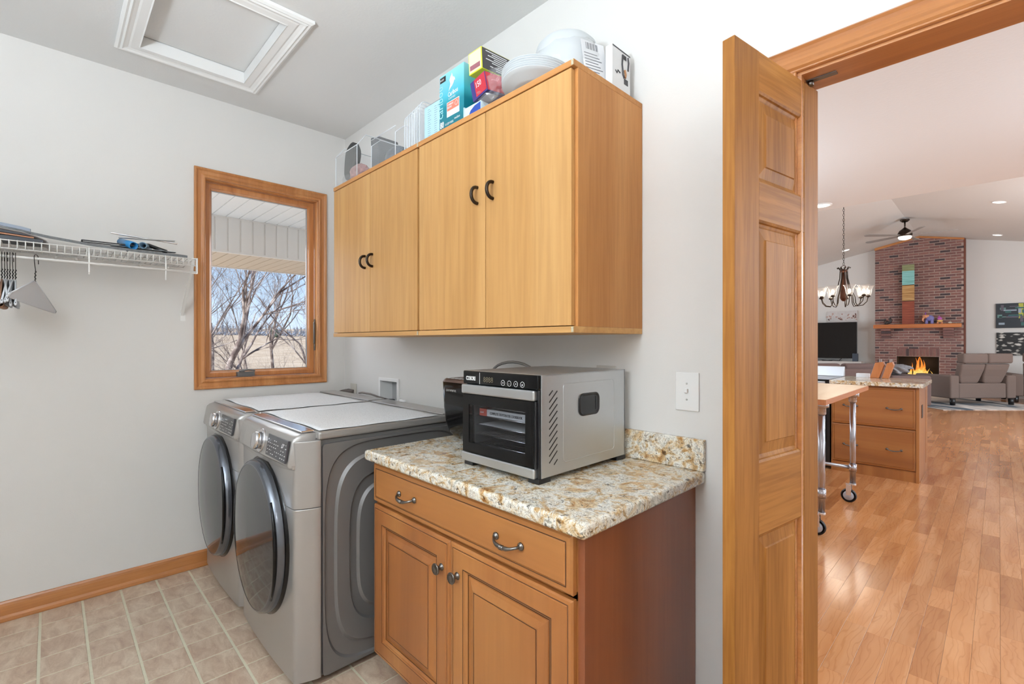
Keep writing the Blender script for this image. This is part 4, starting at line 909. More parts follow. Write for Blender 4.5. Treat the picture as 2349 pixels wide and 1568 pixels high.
# stack of foam plates leaning over the cabinet edge
M_foam = plain('foam_plate', S(206, 210, 212), .6)
q = MB(); q.lathe([(.0001, 0), (.085, 0), (.092, .002), (.118, .016), (.134, .020), (.135, .0215), (.133, .0222), (.117, .0182), (.091, .0042), (.084, .0022), (.0001, .0022)], (0, 0, 0), 'Z', 48, cap=False)
pme = q.build('foam_plate', M_foam).data; bpy.data.objects.remove(bpy.data.objects['foam_plate'])
for k in range(6):
    o = bpy.data.objects.new('foam_plate', pme); col.objects.link(o); o.rotation_euler = (math.radians(-5), 0, math.radians(17*k)); o.rotation_euler = (math.radians(-7), math.radians(2), 0)
    o.location = (2.185+.0015*math.sin(k*2), -.292, ZC+.018+.0074*k); tag(o, ['lowest foam plate of the stack jutting over the cabinet edge, its underside showing', 'topmost foam plate of the stack beside the wrapped bowls', 'white foam plate inside the stack jutting over the cabinet edge'][0 if k == 0 else 1 if k == 5 else 2], 'plate', 'stacked foam plates on the wall cabinet')
# big wrapped bowl stack
wb = empty('wrapped_bowls', (2.2, -.15, ZC), 'large white stack of foam bowls in clear wrap on the end wall cabinet', 'bowls')
b = MB(); M_ = T(2.200, -.150, ZC) ; b.lathe([(.128, .064), (.136, .085), (.134, .14), (.122, .20), (.112, .235), (.096, .252), (.0001, .256)], tuple(M_.translation), 'Z', 40); b.build('bowl_stack', M_foam, wb, smooth=True)
crumple('film', M_film, (2.200, -.158, ZC+.140), .135, None, None, 12, 1.08, .92, .90, .10).parent = wb
wb.children[-1].location = -wpos(wb); 
for c_ in wb.children:
    for k_ in ('label', 'category'):
        if k_ in c_: del c_[k_]
M_ = T(2.342, -.17, ZC+.13) @ RZ(-18) @ FX @ RX(-12)
b = MB(); b.box(-.05, .05, -.09, .07, -.0005, .0006, M_); lb = b.build('printed_label', plain('label_white', S(228, 228, 230), .5), wb)
b = MB()
for k in range(9): b.box(-.042, .03-.008*(k % 3), -.08+.012*k, -.077+.012*k, .0008, .0012, M_)
for k in range(9): b.box(-.03+.006*k, -.03+.006*k+.003*(1+k % 2)/1.5, .035, .062, .0008, .0012, M_)
b.build('label_print', plain('grey_ink', S(110, 112, 118), .6), lb)
# faucet box (white carton with photo) at the end
fb = empty('faucet_box', (2.395, -.09, ZC), 'white carton with a line-drawn faucet picture at the doorway end of the cabinets', 'box')
b = MB(); b.box(2.374, 2.402, -.148, -.034, ZC, ZC+.170); b.build('carton', plain('white_carton', S(226, 226, 226), .5), fb, bev=.001)
b = MB(); x = 2.4028
b.box(x-.0004, x, -.147, -.035, ZC+.1645, ZC+.169); b.tube([(x, -.05, ZC+.158), (x, -.046, ZC+.14), (x, -.05, ZC+.11)], .0035, 6); b.tube([(x, -.085, ZC+.155), (x, -.088, ZC+.12), (x, -.082, ZC+.085), (x, -.075, ZC+.075)], .004, 6); b.tube([(x, -.13, ZC+.085), (x, -.12, ZC+.078), (x, -.115, ZC+.09), (x, -.10, ZC+.085)], .002, 5)
for k in range(6): b.box(x-.0002, x+.0004, -.083+.004*k, -.0805+.004*k, ZC+.142, ZC+.158)
b.box(x-.0002, x+.0003, -.075, -.05, ZC+.055, ZC+.075)
b.build('picture', plain('carton_ink', S(70, 68, 70), .6), fb)
b = MB(); b.tube([(x, -.072, ZC+.105), (x, -.066, ZC+.09), (x, -.07, ZC+.078)], .005, 8); b.build('faucet_print', plain('tan_print', S(180, 130, 90), .5), fb)
# ---------------- kitchen: rolling cart, island, range ----------------
M_butcher = wood('butcher_block_', S(214, 170, 124), S(226, 186, 142), S(236, 200, 160), 'Y', .3, .8, .04, .25, .2)
M_butchere = wood('butcher_edge_', S(176, 104, 60), S(194, 122, 74), S(206, 138, 90), 'Y', .35, .8, .04, .3, .2)
cart = empty('kitchen_cart', (2.05, 2.77, 0), 'rolling kitchen cart with a thick wood top on steel pipe legs', 'cart')
b = MB(); b.box(1.55, 2.553, 2.062, 3.50, .926, .964); b.build('wood_top', M_butcher, cart, bev=.002)
b = MB(); b.box(2.5532, 2.5556, 2.064, 3.498, .9275, .9625).box(1.552, 2.552, 2.0595, 2.0618, .9275, .9625); b.build('wood_edge_band', M_butchere, cart)
M_pipe = plain('galvanised_pipe', S(178, 180, 188), .22, .95)
for (x, y) in ((2.489, 3.245), (2.483, 2.275), (1.66, 3.245), (1.66, 2.275)):
    b = MB(); b.lathe([(.021, .16), (.021, .885)], (x, y, 0), n=20).lathe([(.026, .84), (.028, .845), (.028, .885), (.045, .89), (.045, .9255)], (x, y, 0), n=20).lathe([(.027, .262), (.027, .325)], (x, y, 0), n=20)
    lg = b.build('leg', M_pipe, cart)
    b = MB(); b.box(x-.05, x+.012, y-.012, y+.008, .148, .158).box(x-.045, x-.008, y+.012, y+.016, .06, .15).box(x-.045, x-.008, y-.018, y-.014, .06, .15).lathe([(.024, .148), (.024, .165)], (x, y, 0)); b.build('caster_fork', M_chrome, lg, bev=.001)
    b = MB(); R_ = .056; cxw = x-.028
    b.lathe([(R_-.006, -.012), (R_, -.008), (R_, .008), (R_-.006, .012), (R_-.018, .012), (R_-.018, -.012)], (cxw, y-.001, R_+.001), 'Y', 28, cap=False); wh = b.build('caster_wheel', M_black, lg)
    b = MB(); b.lathe([(.0001, -.0125), (R_-.018, -.0125), (R_-.018, .0125), (.0001, .0125)], (cxw, y-.001, R_+.001), 'Y', 28); b.build('wheel_hub', plain('hub_grey', S(180, 182, 190), .4), lg)
for y in (3.245, 2.275):
    b = MB(); b.tube([(1.66, y, .293), (2.489, y, .293)], .015, 12); b.build('cross_rail', M_pipe, cart)

isl = empty('kitchen_island', (2.46, 4.7, 0), 'maple kitchen island drawer base with two deep drawers beyond the rolling cart', 'island')
b = MB(); b.box(2.106, 2.79, 4.352, 5.06, .10, .904).box(2.106, 2.79, 4.345, 5.0, 0, .10); b.build('carcass', M_map('Z'), isl)
b = MB(); b.box(2.79, 2.814, 4.332, 5.06, 0, .904); b.build('end_panel', M_map('Z'), isl, bev=.001)
b = MB(); b.box(2.814, 2.816, 4.90, 4.93, .1, .85).box(2.814, 2.818, 4.38, 5.05, 0, .012); b.build('end_panel_trim', M_map('Z'), isl)
for (za, zb, hz) in ((.502, .890, .692), (.108, .494, .292)):
    b = MB(); rframe(b, 'Y', 2.118, 2.788, za, zb, [(0, 4.351), (0, 4.336), (.006, 4.331), (.016, 4.330), (.018, 4.333), (.022, 4.329)], cap=True); d = b.build('drawer', M_map('X'), isl)
    for hx in (2.275, 2.628): pull(d, hx, hz, 4.329, .11)
b = MB(); b.box(2.8142, 2.819, 4.52, 4.60, .60, .725); tag(b.build('outlet', plain('brown_plate', S(66, 50, 42), .5)), 'dark brown outlet plate on the end panel of the kitchen island', 'outlet')
b = MB(); b.box(2.098, 2.845, 4.297, 5.13, .9045, .944); tag(b.build('island_worktop', M_gran, bev=.006, seg=3), 'brown speckled granite slab on the kitchen island', 'worktop')
M_kn = wood('knife_block_', S(176, 100, 52), S(196, 118, 64), S(208, 134, 80), 'Z', .4, 1, .05, .3, .1)
for k, (x, w_, y) in enumerate(((2.345, .080, 4.98), (2.450, .056, 4.97))):
    t = empty('knife_block', (x, y, .9446), ('wide wooden knife block on the island, the left one of the two' if k == 0 else 'narrow wooden knife block on the island, the right one of the two'), 'knife block')
    M_ = T(x, y, .945)
    b = MB(); b.prism([(0, 0), (w_, 0), (w_+.045, .145), (w_+.035, .18), (.045, .165)], -.05, .05, 'Y', M_); b.build('block', M_kn, t, bev=.003)
    for q in range(3): b = MB(); b.box(w_*.6+.01*q+.02, w_*.6+.01*q+.026, -.035+.03*q, -.02+.03*q, .16, .205, M_); b.build('knife_handle', M_steel if q else M_black, t)
b = MB(); b.box(2.21, 2.325, 4.99, 5.08, .9446, .985); tag(b.build('paper_stack', plain('paper_white2', S(232, 234, 238), .6)), 'white block of papers on the island beside the knife blocks', 'papers')
b = MB(); b.ball((2.47, 5.07, .962), .018, 1.4); tag(b.build('egg_dish', plain('pale_ceramic', S(196, 186, 176), .4)), 'small pale rounded dish between the knife blocks', 'dish')
rg = empty('range', (1.7, 4.7, 0), 'black and stainless kitchen range set into the island left of the drawers', 'range')
b = MB(); b.box(1.345, 2.094, 4.345, 5.06, .04, .93); b.build('body', M_black, rg)
b = MB(); b.box(1.345, 2.094, 4.31, 5.0, .9305, .945); b.build('cooktop', M_blackg, rg, bev=.004)
b = MB(); b.box(1.35, 2.060, 4.305, 4.344, .30, .86); b.build('oven_door', M_blackg, rg, bev=.004)
b = MB(); b.box(1.35, 2.060, 4.305, 4.344, .05, .285); b.build('lower_drawer', M_steel, rg, bev=.004)
b = MB(); b.box(1.35, 2.060, 4.300, 4.344, .87, .925); b.build('control_strip', M_steel, rg, bev=.003)
b = MB(); b.prism([(4.98, .9455), (5.055, .9455), (5.055, 1.055), (5.02, 1.055)], 1.345, 2.094, 'X'); b.build('backguard', plain('pale_steel', S(206, 208, 212), .3, .4), rg, bev=.003)
b = MB(); b.tube([(1.40, 4.27, .83), (2.02, 4.27, .83)], .010, 10).box(1.42, 1.435, 4.27, 4.31, .825, .835).box(1.99, 2.005, 4.27, 4.31, .825, .835); b.build('door_handle', M_steel, rg)

# ---------------- brick fireplace ----------------
fp = empty('brick_fireplace', (1.85, 14.7, 0), 'tall red and dark brick fireplace chimney wall with a lit firebox', 'fireplace')
FX0, FX1, FYY = .975, 2.733, 14.600; OX0, OX1, OZ0, OZ1 = 1.438, 2.277, .28, .962
zc_ = lambda x: RZ_-SL*abs(x-RX_)
M_mort = plain('mortar', S(190, 166, 154), .9, 0, .2, 30)
b = MB(); yb = FYY+.010
b.prism([(FX0, 0), (OX0, 0), (OX0, zc_(OX0)-.002), (FX0, zc_(FX0)-.002)], yb, 14.848, 'Y').prism([(OX1, 0), (FX1, 0), (FX1, zc_(FX1)-.002), (OX1, zc_(OX1)-.002)], yb, 14.848, 'Y')
b.prism([(OX0, OZ1), (OX1, OZ1), (OX1, zc_(OX1)-.002), (RX_, zc_(RX_)-.002), (OX0, zc_(OX0)-.002)], yb, 14.848, 'Y').box(OX0, OX1, yb, 14.848, 0, OZ0); b.build('mortar_core', M_mort, fp)
m, N, L, bb = newmat('fireplace_brick', rough=.85)
v, R = coords(N, L, (1, 1, 1)); n = noise(N, L, v, 30, 4)
c = ramp(N, L, R, [(0, S(72, 62, 64)), (.13, S(84, 68, 68)), (.17, S(122, 86, 80)), (.5, S(134, 95, 88)), (.8, S(146, 104, 94)), (1, S(116, 86, 84))]); c = mix(N, L, .6, c, ramp(N, L, n, [(.3, (.75, .75, .76, 1)), (.7, (1.1, 1.08, 1.05, 1))]), 'MULTIPLY')
L.new(c, bb.inputs['Base Color']); bump(N, L, bb, n, .3, .003); M_brick = m
def brick_mesh(lx, lz, d=.012):
    mb = MB(); rframe(mb, 'Y', -lx/2, lx/2, -lz/2, lz/2, [(0, d), (0, .0015), (.0015, 0)], cap=True)
    bmesh.ops.recalc_face_normals(mb.bm, faces=mb.bm.faces); me = bpy.data.meshes.new('brick'); mb.bm.to_mesh(me); mb.bm.free(); me.materials.append(M_brick); return me
PZ, PXB, GAP = .0677, .203, .017; BM_ = {}
allb = []
for r_ in range(int(4.15/PZ)):
    z = PZ*(r_+.5); x = FX0-(.5*PXB if r_ % 2 else 0)+.004
    while x < FX1:
        a, c_ = max(x, FX0), min(x+PXB-GAP, FX1)
        segs = [(a, c_)]
        if OZ0-.01 < z < 1.165:
            lo, hi = (OX0, OX1) if z < OZ1 else (OX0-.015, OX1+.02)
            segs = []
            if a < lo: segs.append((a, min(c_, lo-.006)))
            if c_ > hi: segs.append((max(a, hi+.006), c_))
        for (p, q) in segs:
            if q-p > .03 and z-.02 < zc_((p+q)/2)-.02: allb.append(((p+q)/2, z, round(q-p, 3), PZ-GAP))
        x += PXB
for k in range(13): allb.append((OX0+.0+.0665*(k+.5)-.01, 1.066, .054, .188))
vis = sorted([q for q in allb if q[1] > .86], key=lambda q: (q[1]))
ind = set(vis[:296]); rest = MB()
for q in allb:
    if q in ind:
        kk = (q[2], q[3]); 
        if kk not in BM_: BM_[kk] = brick_mesh(*kk)
        o = bpy.data.objects.new('brick', BM_[kk]); col.objects.link(o); o.parent = fp; o.location = Vector((q[0], FYY+.0007*((hash(q) % 7)-3), q[1]))-fp.location
    else: rest.box(q[0]-q[2]/2, q[0]+q[2]/2, FYY, FYY+.011, q[1]-q[3]/2, q[1]+q[3]/2)
tag(rest.build('further_bricks', M_brick, fp), kind='stuff')
b = MB(); b.box(OX0-.0, OX1, 14.835, 14.847, OZ0, OZ1).box(OX0-.001, OX0+.012, FYY+.012, 14.84, OZ0, OZ1).box(OX1-.012, OX1, FYY+.012, 14.84, OZ0, OZ1).box(OX0, OX1, FYY+.012, 14.84, OZ1-.01, OZ1).box(OX0, OX1, FYY-.0, 14.84, OZ0, OZ0+.01)
b.build('firebox', plain('soot', S(26, 20, 18), .9), fp)
for cx in (1.22, 2.46):
    for k in range(4):
        b = MB(); b.box(cx-.10, cx+.10, FYY-.15+.035*k, FYY-.001, 1.700-PZ*(k+1)+.006, 1.700-PZ*k-.004); b.build('corbel_brick', M_brick, fp)
b = MB(); b.box(.965, 2.70, FYY-.21, FYY-.001, 1.702, 1.800); b.build('mantel', wood('mantel_oak_', S(176, 100, 50), S(196, 118, 62), S(208, 132, 76), 'X', .4), fp, bev=.006)
b = MB(); w_ = .045
b.prism([(FX0-.01, zc_(FX0)-.075), (RX_, zc_(RX_)-.05), (RX_, zc_(RX_)-.006), (FX0-.01, zc_(FX0)-.006)], FYY-.02, FYY-.001, 'Y').prism([(RX_, zc_(RX_)-.05), (FX1+.01, zc_(FX1)-.05), (FX1+.01, zc_(FX1)-.006), (RX_, zc_(RX_)-.006)], FYY-.02, FYY-.001, 'Y')
b.build('top_moulding', M_trim('X'), fp)
b = MB(); b.box(FX1+.001, FX1+.032, FYY-.005, 14.848, 0, zc_(FX1+.04)-.01); b.build('side_moulding', plain('dark_red_trim', S(112, 60, 42), .5), fp)
# fire
fire = empty('log_fire', (1.88, 14.72, OZ0+.011), 'bright yellow log fire burning in the brick firebox', 'fire')
m, N, L, bb = newmat('flame', (0, 0, 0, 1), 1)
tc = N.new('ShaderNodeTexCoord'); sp_ = N.new('ShaderNodeSeparateXYZ'); L.new(tc.outputs['Object'], sp_.inputs[0]); mr = N.new('ShaderNodeMapRange'); mr.inputs[1].default_value = OZ0+.15; mr.inputs[2].default_value = OZ1-.02; L.new(sp_.outputs['Z'], mr.inputs[0])
n = noise(N, L, tc.outputs['Object'], 14, 3, 1); ad = N.new('ShaderNodeMath'); ad.operation = 'ADD'; L.new(mr.outputs[0], ad.inputs[0]); L.new(n, ad.inputs[1])
L.new(ramp(N, L, ad.outputs[0], [(.5, S(255, 232, 150)), (.8, S(255, 196, 84)), (1.0, S(240, 130, 40))]), bb.inputs['Emission Color']); bb.inputs['Emission Strength'].default_value = 1.1
M_fl = m; R3 = random.Random(4)
for (x, h, w_, s_) in ((1.66, .30, .022, -1), (1.72, .42, .034, 1), (1.78, .33, .034, -1), (1.83, .55, .040, 1), (1.87, .66, .050, -1), (1.92, .60, .046, 1), (1.97, .50, .044, 1), (2.01, .36, .036, -1), (2.06, .28, .03, 1), (2.12, .22, .02, -1), (1.90, .40, .06, 1)):
    b = MB(); pts = []; rr = []
    for k in range(12):
        u = k/11; pts.append((x+s_*.035*math.sin(u*5+h*9)*u, 14.70+.03*math.sin(h*30+u*3), OZ0+.10+h*u)); rr.append(max(.001, w_*(1-u)**.8*(.55+.6*math.sin(u*2.6+.5))))
    b.tube(pts, rr, 8); b.build('flame', M_fl, fire)
for k in range(4):
    b = MB(); b.tube([(1.62+.04*k, 14.66+.03*k, OZ0+.045+.02*(k % 2)), (2.10-.03*k, 14.78-.03*k, OZ0+.05+.03*(k % 3))], .032, 9); b.build('log', plain('charred_log', S(70, 46, 34), .9), fire)
b = MB(); b.box(1.55, 2.16, 14.64, 14.80, OZ0+.0105, OZ0+.02); b.build('grate', M_black, fire)
light('fire_glow', 'POINT', (1.89, 14.62, .72), 9, (1, .55, .2), size=.1)

# things on the mantel
MT = 1.8006
ap = empty('tall_art_panel', (1.69, 14.47, MT), 'tall narrow art panel in turquoise, ochre and rust bands standing on the mantel', 'art panel')
def stripes(name, c1, c2, c3, sc_=40):
    m, N, L, bb = newmat(name, rough=.6); v, R = coords(N, L, (.5, .5, 9), rnd=False); n = noise(N, L, v, sc_/8, 4, .3)
    L.new(ramp(N, L, n, [(.3, c1), (.5, c2), (.7, c3)]), bb.inputs['Base Color']); return m
for nm, za, zb, mt in (('turquoise_section', 2.83, 3.19, stripes('turq', S(110, 168, 160), S(136, 196, 190), S(160, 214, 210))), ('olive_section', 3.19, 3.35, stripes('olive', S(118, 122, 84), S(136, 140, 98), S(146, 158, 118))), ('ochre_section', 2.415, 2.815, stripes('ochre', S(140, 96, 50), S(184, 140, 84), S(206, 172, 120))), ('rust_section', MT, 2.40, stripes('rust', S(110, 48, 36), S(142, 68, 48), S(164, 92, 64)))):
    b = MB(); b.box(1.565, 1.812, 14.455, 14.485, za, zb); b.build(nm, mt, ap, bev=.002)
b = MB(); b.box(1.570, 1.807, 14.46, 14.483, 2.40, 2.415).box(1.570, 1.807, 14.46, 14.483, 2.815, 2.83); b.build('joint', M_dark, ap)
M_dk = plain('dark_bronze_figure', S(58, 52, 50), .5, .3)
sq = empty('squirrel_figurine', (1.22, 14.48, MT), 'dark squirrel figurine at the left end of the mantel', 'figurine')
b = MB(); b.ball((1.25, 14.48, MT+.055), .045, 1, .8, 1.2).ball((1.205, 14.48, MT+.125), .026, 1.2, .9, .9).ball((1.22, 14.46, MT+.02), .02, 1.6, .8, .8).tube([(1.20, 14.48, MT+.10), (1.18, 14.46, MT+.06)], .009, 6).tube([(1.195, 14.47, MT+.14), (1.19, 14.47, MT+.17)], [.008, .002], 6).tube([(1.215, 14.49, MT+.14), (1.21, 14.49, MT+.17)], [.008, .002], 6); b.build('body', M_dk, sq)
b = MB(); b.tube([(1.28, 14.48, MT+.03), (1.32, 14.48, MT+.06), (1.33, 14.48, MT+.12), (1.31, 14.48, MT+.165), (1.28, 14.48, MT+.15)], [.018, .03, .034, .026, .01], 10); b.build('tail', M_dk, sq)
M_el = plain('lilac_painted', S(140, 136, 196), .4, 0, .35, 40); M_or = plain('orange_painted', S(222, 150, 110), .4)
el = empty('elephant_figurine', (2.07, 14.48, MT), 'lilac and blue painted elephant figurine with orange head on the mantel', 'figurine')
b = MB(); b.ball((2.11, 14.48, MT+.14), .085, 1, .7, .95); b.build('body', M_el, el)
for (x, y) in ((2.05, 14.44), (2.05, 14.52), (2.155, 14.44), (2.155, 14.52)): b = MB(); b.tube([(x, y, MT+.001), (x, y, MT+.10)], [.030, .028], 10); b.build('leg', M_el, el)
b = MB(); b.ball((2.03, 14.455, MT+.19), .05, 1, .8, 1).tube([(2.01, 14.43, MT+.18), (1.985, 14.41, MT+.13), (1.98, 14.40, MT+.09), (2.0, 14.39, MT+.06)], [.026, .020, .015, .011], 10).ball((1.985, 14.46, MT+.20), .03, .5, .8, 1).ball((2.075, 14.44, MT+.20), .03, .9, .4, 1); b.build('head', M_or, el)
b = MB(); b.tube([(2.03, 14.45, MT+.23), (2.03, 14.45, MT+.30)], [.018, .006], 8); b.build('hat', plain('violet_painted', S(120, 70, 150), .4), el)
gn = empty('small_figurine', (2.30, 14.48, MT), 'small pink and yellow painted figurine right of the painted elephant', 'figurine')
b = MB(); b.ball((2.30, 14.48, MT+.07), .05, 1.2, .9, .7); b.build('body', plain('yellow_painted', S(228, 180, 110), .4), gn)
b = MB(); b.ball((2.30, 14.48, MT+.125), .048, 1, .8, .9).tube([(2.30, 14.48, MT+.15), (2.28, 14.48, MT+.19), (2.265, 14.48, MT+.175)], [.024, .015, .006], 8); b.build('cap', plain('pink_painted', S(186, 92, 170), .4), gn)
for x in (2.26, 2.34): b = MB(); b.ball((x, 14.46, MT+.022), .022); b.build('foot', M_or, gn)
b = MB(); b.ball((2.49, 14.48, MT+.022), .022, 1.8, 1, 1); tag(b.build('pale_stone', plain('pale_stone', S(206, 196, 180), .7)), 'smooth pale stone at the right end of the mantel', 'stone')

# ---------------- far wall: television, console, pictures ----------------
tv = empty('television', (-.2, 14.5, .8), 'large black television on the pale console left of the fireplace', 'television')
b = MB(); b.box(-1.0, .578, 14.55, 14.60, .877, 1.900); b.build('screen_housing', M_black, tv, bev=.004)
b = MB(); b.box(-.985, .565, 14.5485, 14.5497, .890, 1.888); b.build('screen', plain('tv_screen', S(8, 8, 9), .12), tv)
b = MB(); b.box(-.45, -.40, 14.45, 14.70, .801, .812).box(.15, .20, 14.45, 14.70, .801, .812).tube([(.17, 14.5, .81), (.22, 14.57, .88)], .01, 6).tube([(-.42, 14.5, .81), (-.47, 14.57, .88)], .01, 6); b.build('stand_foot', M_black, tv)
b = MB(); b.box(-1.1, .715, 14.35, 14.80, .02, .800); tag(b.build('media_console', plain('pale_lacquer', S(196, 194, 190), .5), bev=.004), 'pale grey media console under the television', 'console')
sp2 = MB(); sp2.box(.50, .62, 14.38, 14.50, .8008, 1.02); tag(sp2.build('speaker', plain('speaker_grey', S(62, 72, 84), .5), bev=.004), 'small dark blue-grey speaker on the console beside the television', 'speaker')
b = MB(); b.tube([(-.35, 14.40, .812), (-.2, 14.38, .825), (-.1, 14.42, .812), (.05, 14.40, .826), (.2, 14.38, .812)], .010, 6).box(-.22, .02, 14.37, 14.45, .8008, .815); tag(b.build('cable_tangle', M_black), 'black cables and box lying on the console below the television', 'cables')
cv = empty('canvas_picture', (.2, 14.84, 2.06), 'wide pale canvas with faint pink and grey figures above the television', 'picture')
b = MB(); b.box(-.18, .535, 14.815, 14.849, 1.90, 2.232); b.build('canvas', plain('pale_canvas', S(206, 200, 196), .8, 0, .12, 12), cv)
b = MB(); R4 = random.Random(2)
for k in range(46):
    x = R4.choice((-.12, .12, .30, .48))+R4.gauss(0, .035); z = 1.96+R4.random()*.2*R4.random()+R4.random()*.05; s_ = R4.uniform(.008, .02); b.box(x-s_, x+s_, 14.8138, 14.8148, z-s_, z+s_*1.3)
b.build('painted_figures', plain('dusty_rose', S(184, 150, 138), .8), cv)
p1 = empty('abstract_picture', (4.1, 14.84, 1.97), 'upper picture on the right wall, blocks of teal, blue and chartreuse', 'picture')
b = MB(); b.box(3.285, 4.9, 14.81, 14.849, 1.675, 2.26); b.build('canvas', plain('navy_black', S(34, 42, 50), .5), p1)
cols = [('pa', S(98, 132, 128)), ('pb', S(70, 96, 130)), ('pc', S(176, 178, 70)), ('pd', S(150, 164, 176)), ('pe', S(56, 100, 96)), ('pf', S(92, 88, 98))]
for k, (nm, c_) in enumerate(cols):
    b = MB(); R4 = random.Random(10+k)
    if nm == 'pc': b.box(3.66, 3.74, 14.8085, 14.8093, 1.90, 2.25)
    else:
        for q in range(8):
            if q: b.build('colour_block', plain('paint_'+nm, c_, .6), p1); b = MB()
            x = R4.uniform(3.29, 4.7); z = R4.uniform(1.69, 2.18); w_, h_ = R4.choice(((.16, .02), (.05, .14), (.22, .03), (.08, .08), (.10, .05))); b.box(x, x+w_, 14.8087-.0002*k, 14.8097, z, min(z+h_, 2.255))
    b.build('colour_block', plain('paint_'+nm, c_, .6), p1)
p2 = empty('rock_picture', (4.1, 14.84, 1.3), 'lower picture on the right wall, black and white view of pale rocks', 'picture')
m, N, L, bb = newmat('rock_photo', rough=.5); v, R = coords(N, L, (3, 1, 6), rnd=False); vo = N.new('ShaderNodeTexVoronoi'); vo.inputs['Scale'].default_value = 2.4; L.new(v, vo.inputs['Vector'])
nn = noise(N, L, v, 4, 5); mu = N.new('ShaderNodeMath'); mu.operation = 'SUBTRACT'; L.new(nn, mu.inputs[0]); L.new(vo.outputs['Distance'], mu.inputs[1])
L.new(ramp(N, L, mu.outputs[0], [(.0, S(22, 22, 22)), (.10, S(60, 58, 54)), (.22, S(176, 172, 164)), (.4, S(206, 202, 194))]), bb.inputs['Base Color'])
b = MB(); b.box(3.295, 4.9, 14.815, 14.849, 1.025, 1.565); b.build('print', m, p2)

# ---------------- seating ----------------
A45 = math.radians(45.7524)
def at(D_, lat, z=0): return (3.3401-math.sin(A45)*D_+math.cos(A45)*lat, -1.5485+math.cos(A45)*D_+math.sin(A45)*lat, z)
M_taupe = plain('taupe_upholstery', S(116, 100, 92), .9, 0, .12, 180, .25, 300)
M_plum = plain('plum_brown_upholstery', S(112, 92, 88), .9, 0, .12, 180, .25, 300)
def reclsofa(loc, rz, n, label, name):
    t = empty(name, loc, label, 'sofa' if n > 1 else 'armchair', rz=rz); bw = .52; W_ = n*bw+.40
    b = MB(); b.box(.2, W_-.2, 0.02, .75, .15, .47); b.build('seat_base', M_taupe, t, local=True, bev=.03, seg=3)
    for x in (0, W_-.2): b = MB(); b.box(x, x+.199, 0, .85, .15, .635); b.build('arm', M_taupe, t, local=True, bev=.03, seg=3)
    for k in range(n):
        x0 = .2+k*bw; b = MB(); s_ = -1 if k == 0 else 1
        L_ = []
        for (z, y, xa, xb) in ((.44, .08, .10, .42), (.50, .05, .05, .47), (.62, .02, .02, .50), (.76, -.03, .005, .515), (.885, -.06, -.01, .525)):
            L_.append([(x0+xa+.02*(n > 1)*s_*(z-.6), y, z), (x0+xb+.02*(n > 1)*s_*(z-.6), y, z), (x0+xb, y+.14, z), (x0+xa, y+.14, z)])
        b.bm.faces.new([b.bm.verts.new(p) for p in L_[0]][::-1]); b.loops(L_); b.build('back_cushion', M_taupe, t, local=True, bev=.035, seg=3)
        b = MB(); b.box(x0-.02*(k == 0), x0+bw-.004+.02*(k == n-1), -.11, .06, .895, 1.10); b.build('headrest', M_taupe, t, local=True, bev=.04, seg=4)
        b = MB(); b.box(x0+.01, x0+bw-.01, .2, .78, .42, .52); b.build('seat_cushion', M_taupe, t, local=True, bev=.03, seg=3)
    for x in (.03, W_-.13):
        for y in (.04, .72): b = MB(); b.lathe([(.045, .0125), (.05, .15)], (x+.05, y, 0), n=12); b.build('leg', M_black, t, local=True)
    return t
reclsofa(at(9.95, 9.20), A45+math.radians(2), 2, 'taupe two-seat recliner sofa seen from behind, right of the fireplace', 'loveseat')
reclsofa(at(10.45, 11.0), A45-math.radians(30), 1, 'taupe armchair cut by the right frame edge beyond the two-seat sofa', 'armchair')
t = empty('sectional_sofa', at(9.5, 6.0), 'long plum-brown sectional sofa seen from behind between island and fireplace', 'sofa', rz=A45)
b = MB(); b.box(-.7, 1.60, .05, .25, .12, .80); b.build('back', M_plum, t, local=True, bev=.04, seg=3)
b = MB(); b.box(-.7, 1.55, .26, 1.0, .12, .42); b.build('seat', M_plum, t, local=True, bev=.04, seg=3)
b = MB(); b.box(1.61, 2.42, .0, 1.05, .05, .665); b.build('chaise', M_plum, t, local=True, bev=.05, seg=4)
for x in (-.6, .06, .78): b = MB(); b.box(x, x+.70-.04, .16, .34, .60, .90); b.build('back_cushion', M_plum, t, local=True, bev=.06, seg=4)
for (x, y) in ((-.6, .1), (1.7, .1), (2.3, .95), (-.6, .9)): b = MB(); b.lathe([(.03, .001), (.03, .125 if x < 1.6 else .055)], (x, y, 0), n=10); b.build('leg', M_black, t, local=True)
o = crumple('throw_blanket', plain('grey_throw', S(150, 150, 154), .9, 0, .4, 18), (0, 0, 0), 1, 'crumpled grey throw blanket on the end of the brown sectional', 'blanket', 21, .26, .20, .10, .2)
px_ = at(9.75, 7.86, .76)
for v_ in o.data.vertices:
    pass
o2 = bpy.data.meshes.new('throw_blanket'); bm = bmesh.new(); bmesh.ops.create_icosphere(bm, subdivisions=4, radius=1)
for v_ in bm.verts:
    d = v_.co.copy(); k = 1+.18*math.sin(d.x*9+d.z*5)+.12*math.sin(d.y*13+d.x*7); lift = .06*abs(d.x)
    v_.co = Vector((d.x*.27*k, d.y*.20*k, max(-.085, d.z*.09*k+lift)))
bm.to_mesh(o2); bm.free(); o2.materials.append(MC['grey_throw']); 
for p in o2.polygons: p.use_smooth = True
o.data = o2; o.location = px_; o.rotation_euler = (0, 0, A45)
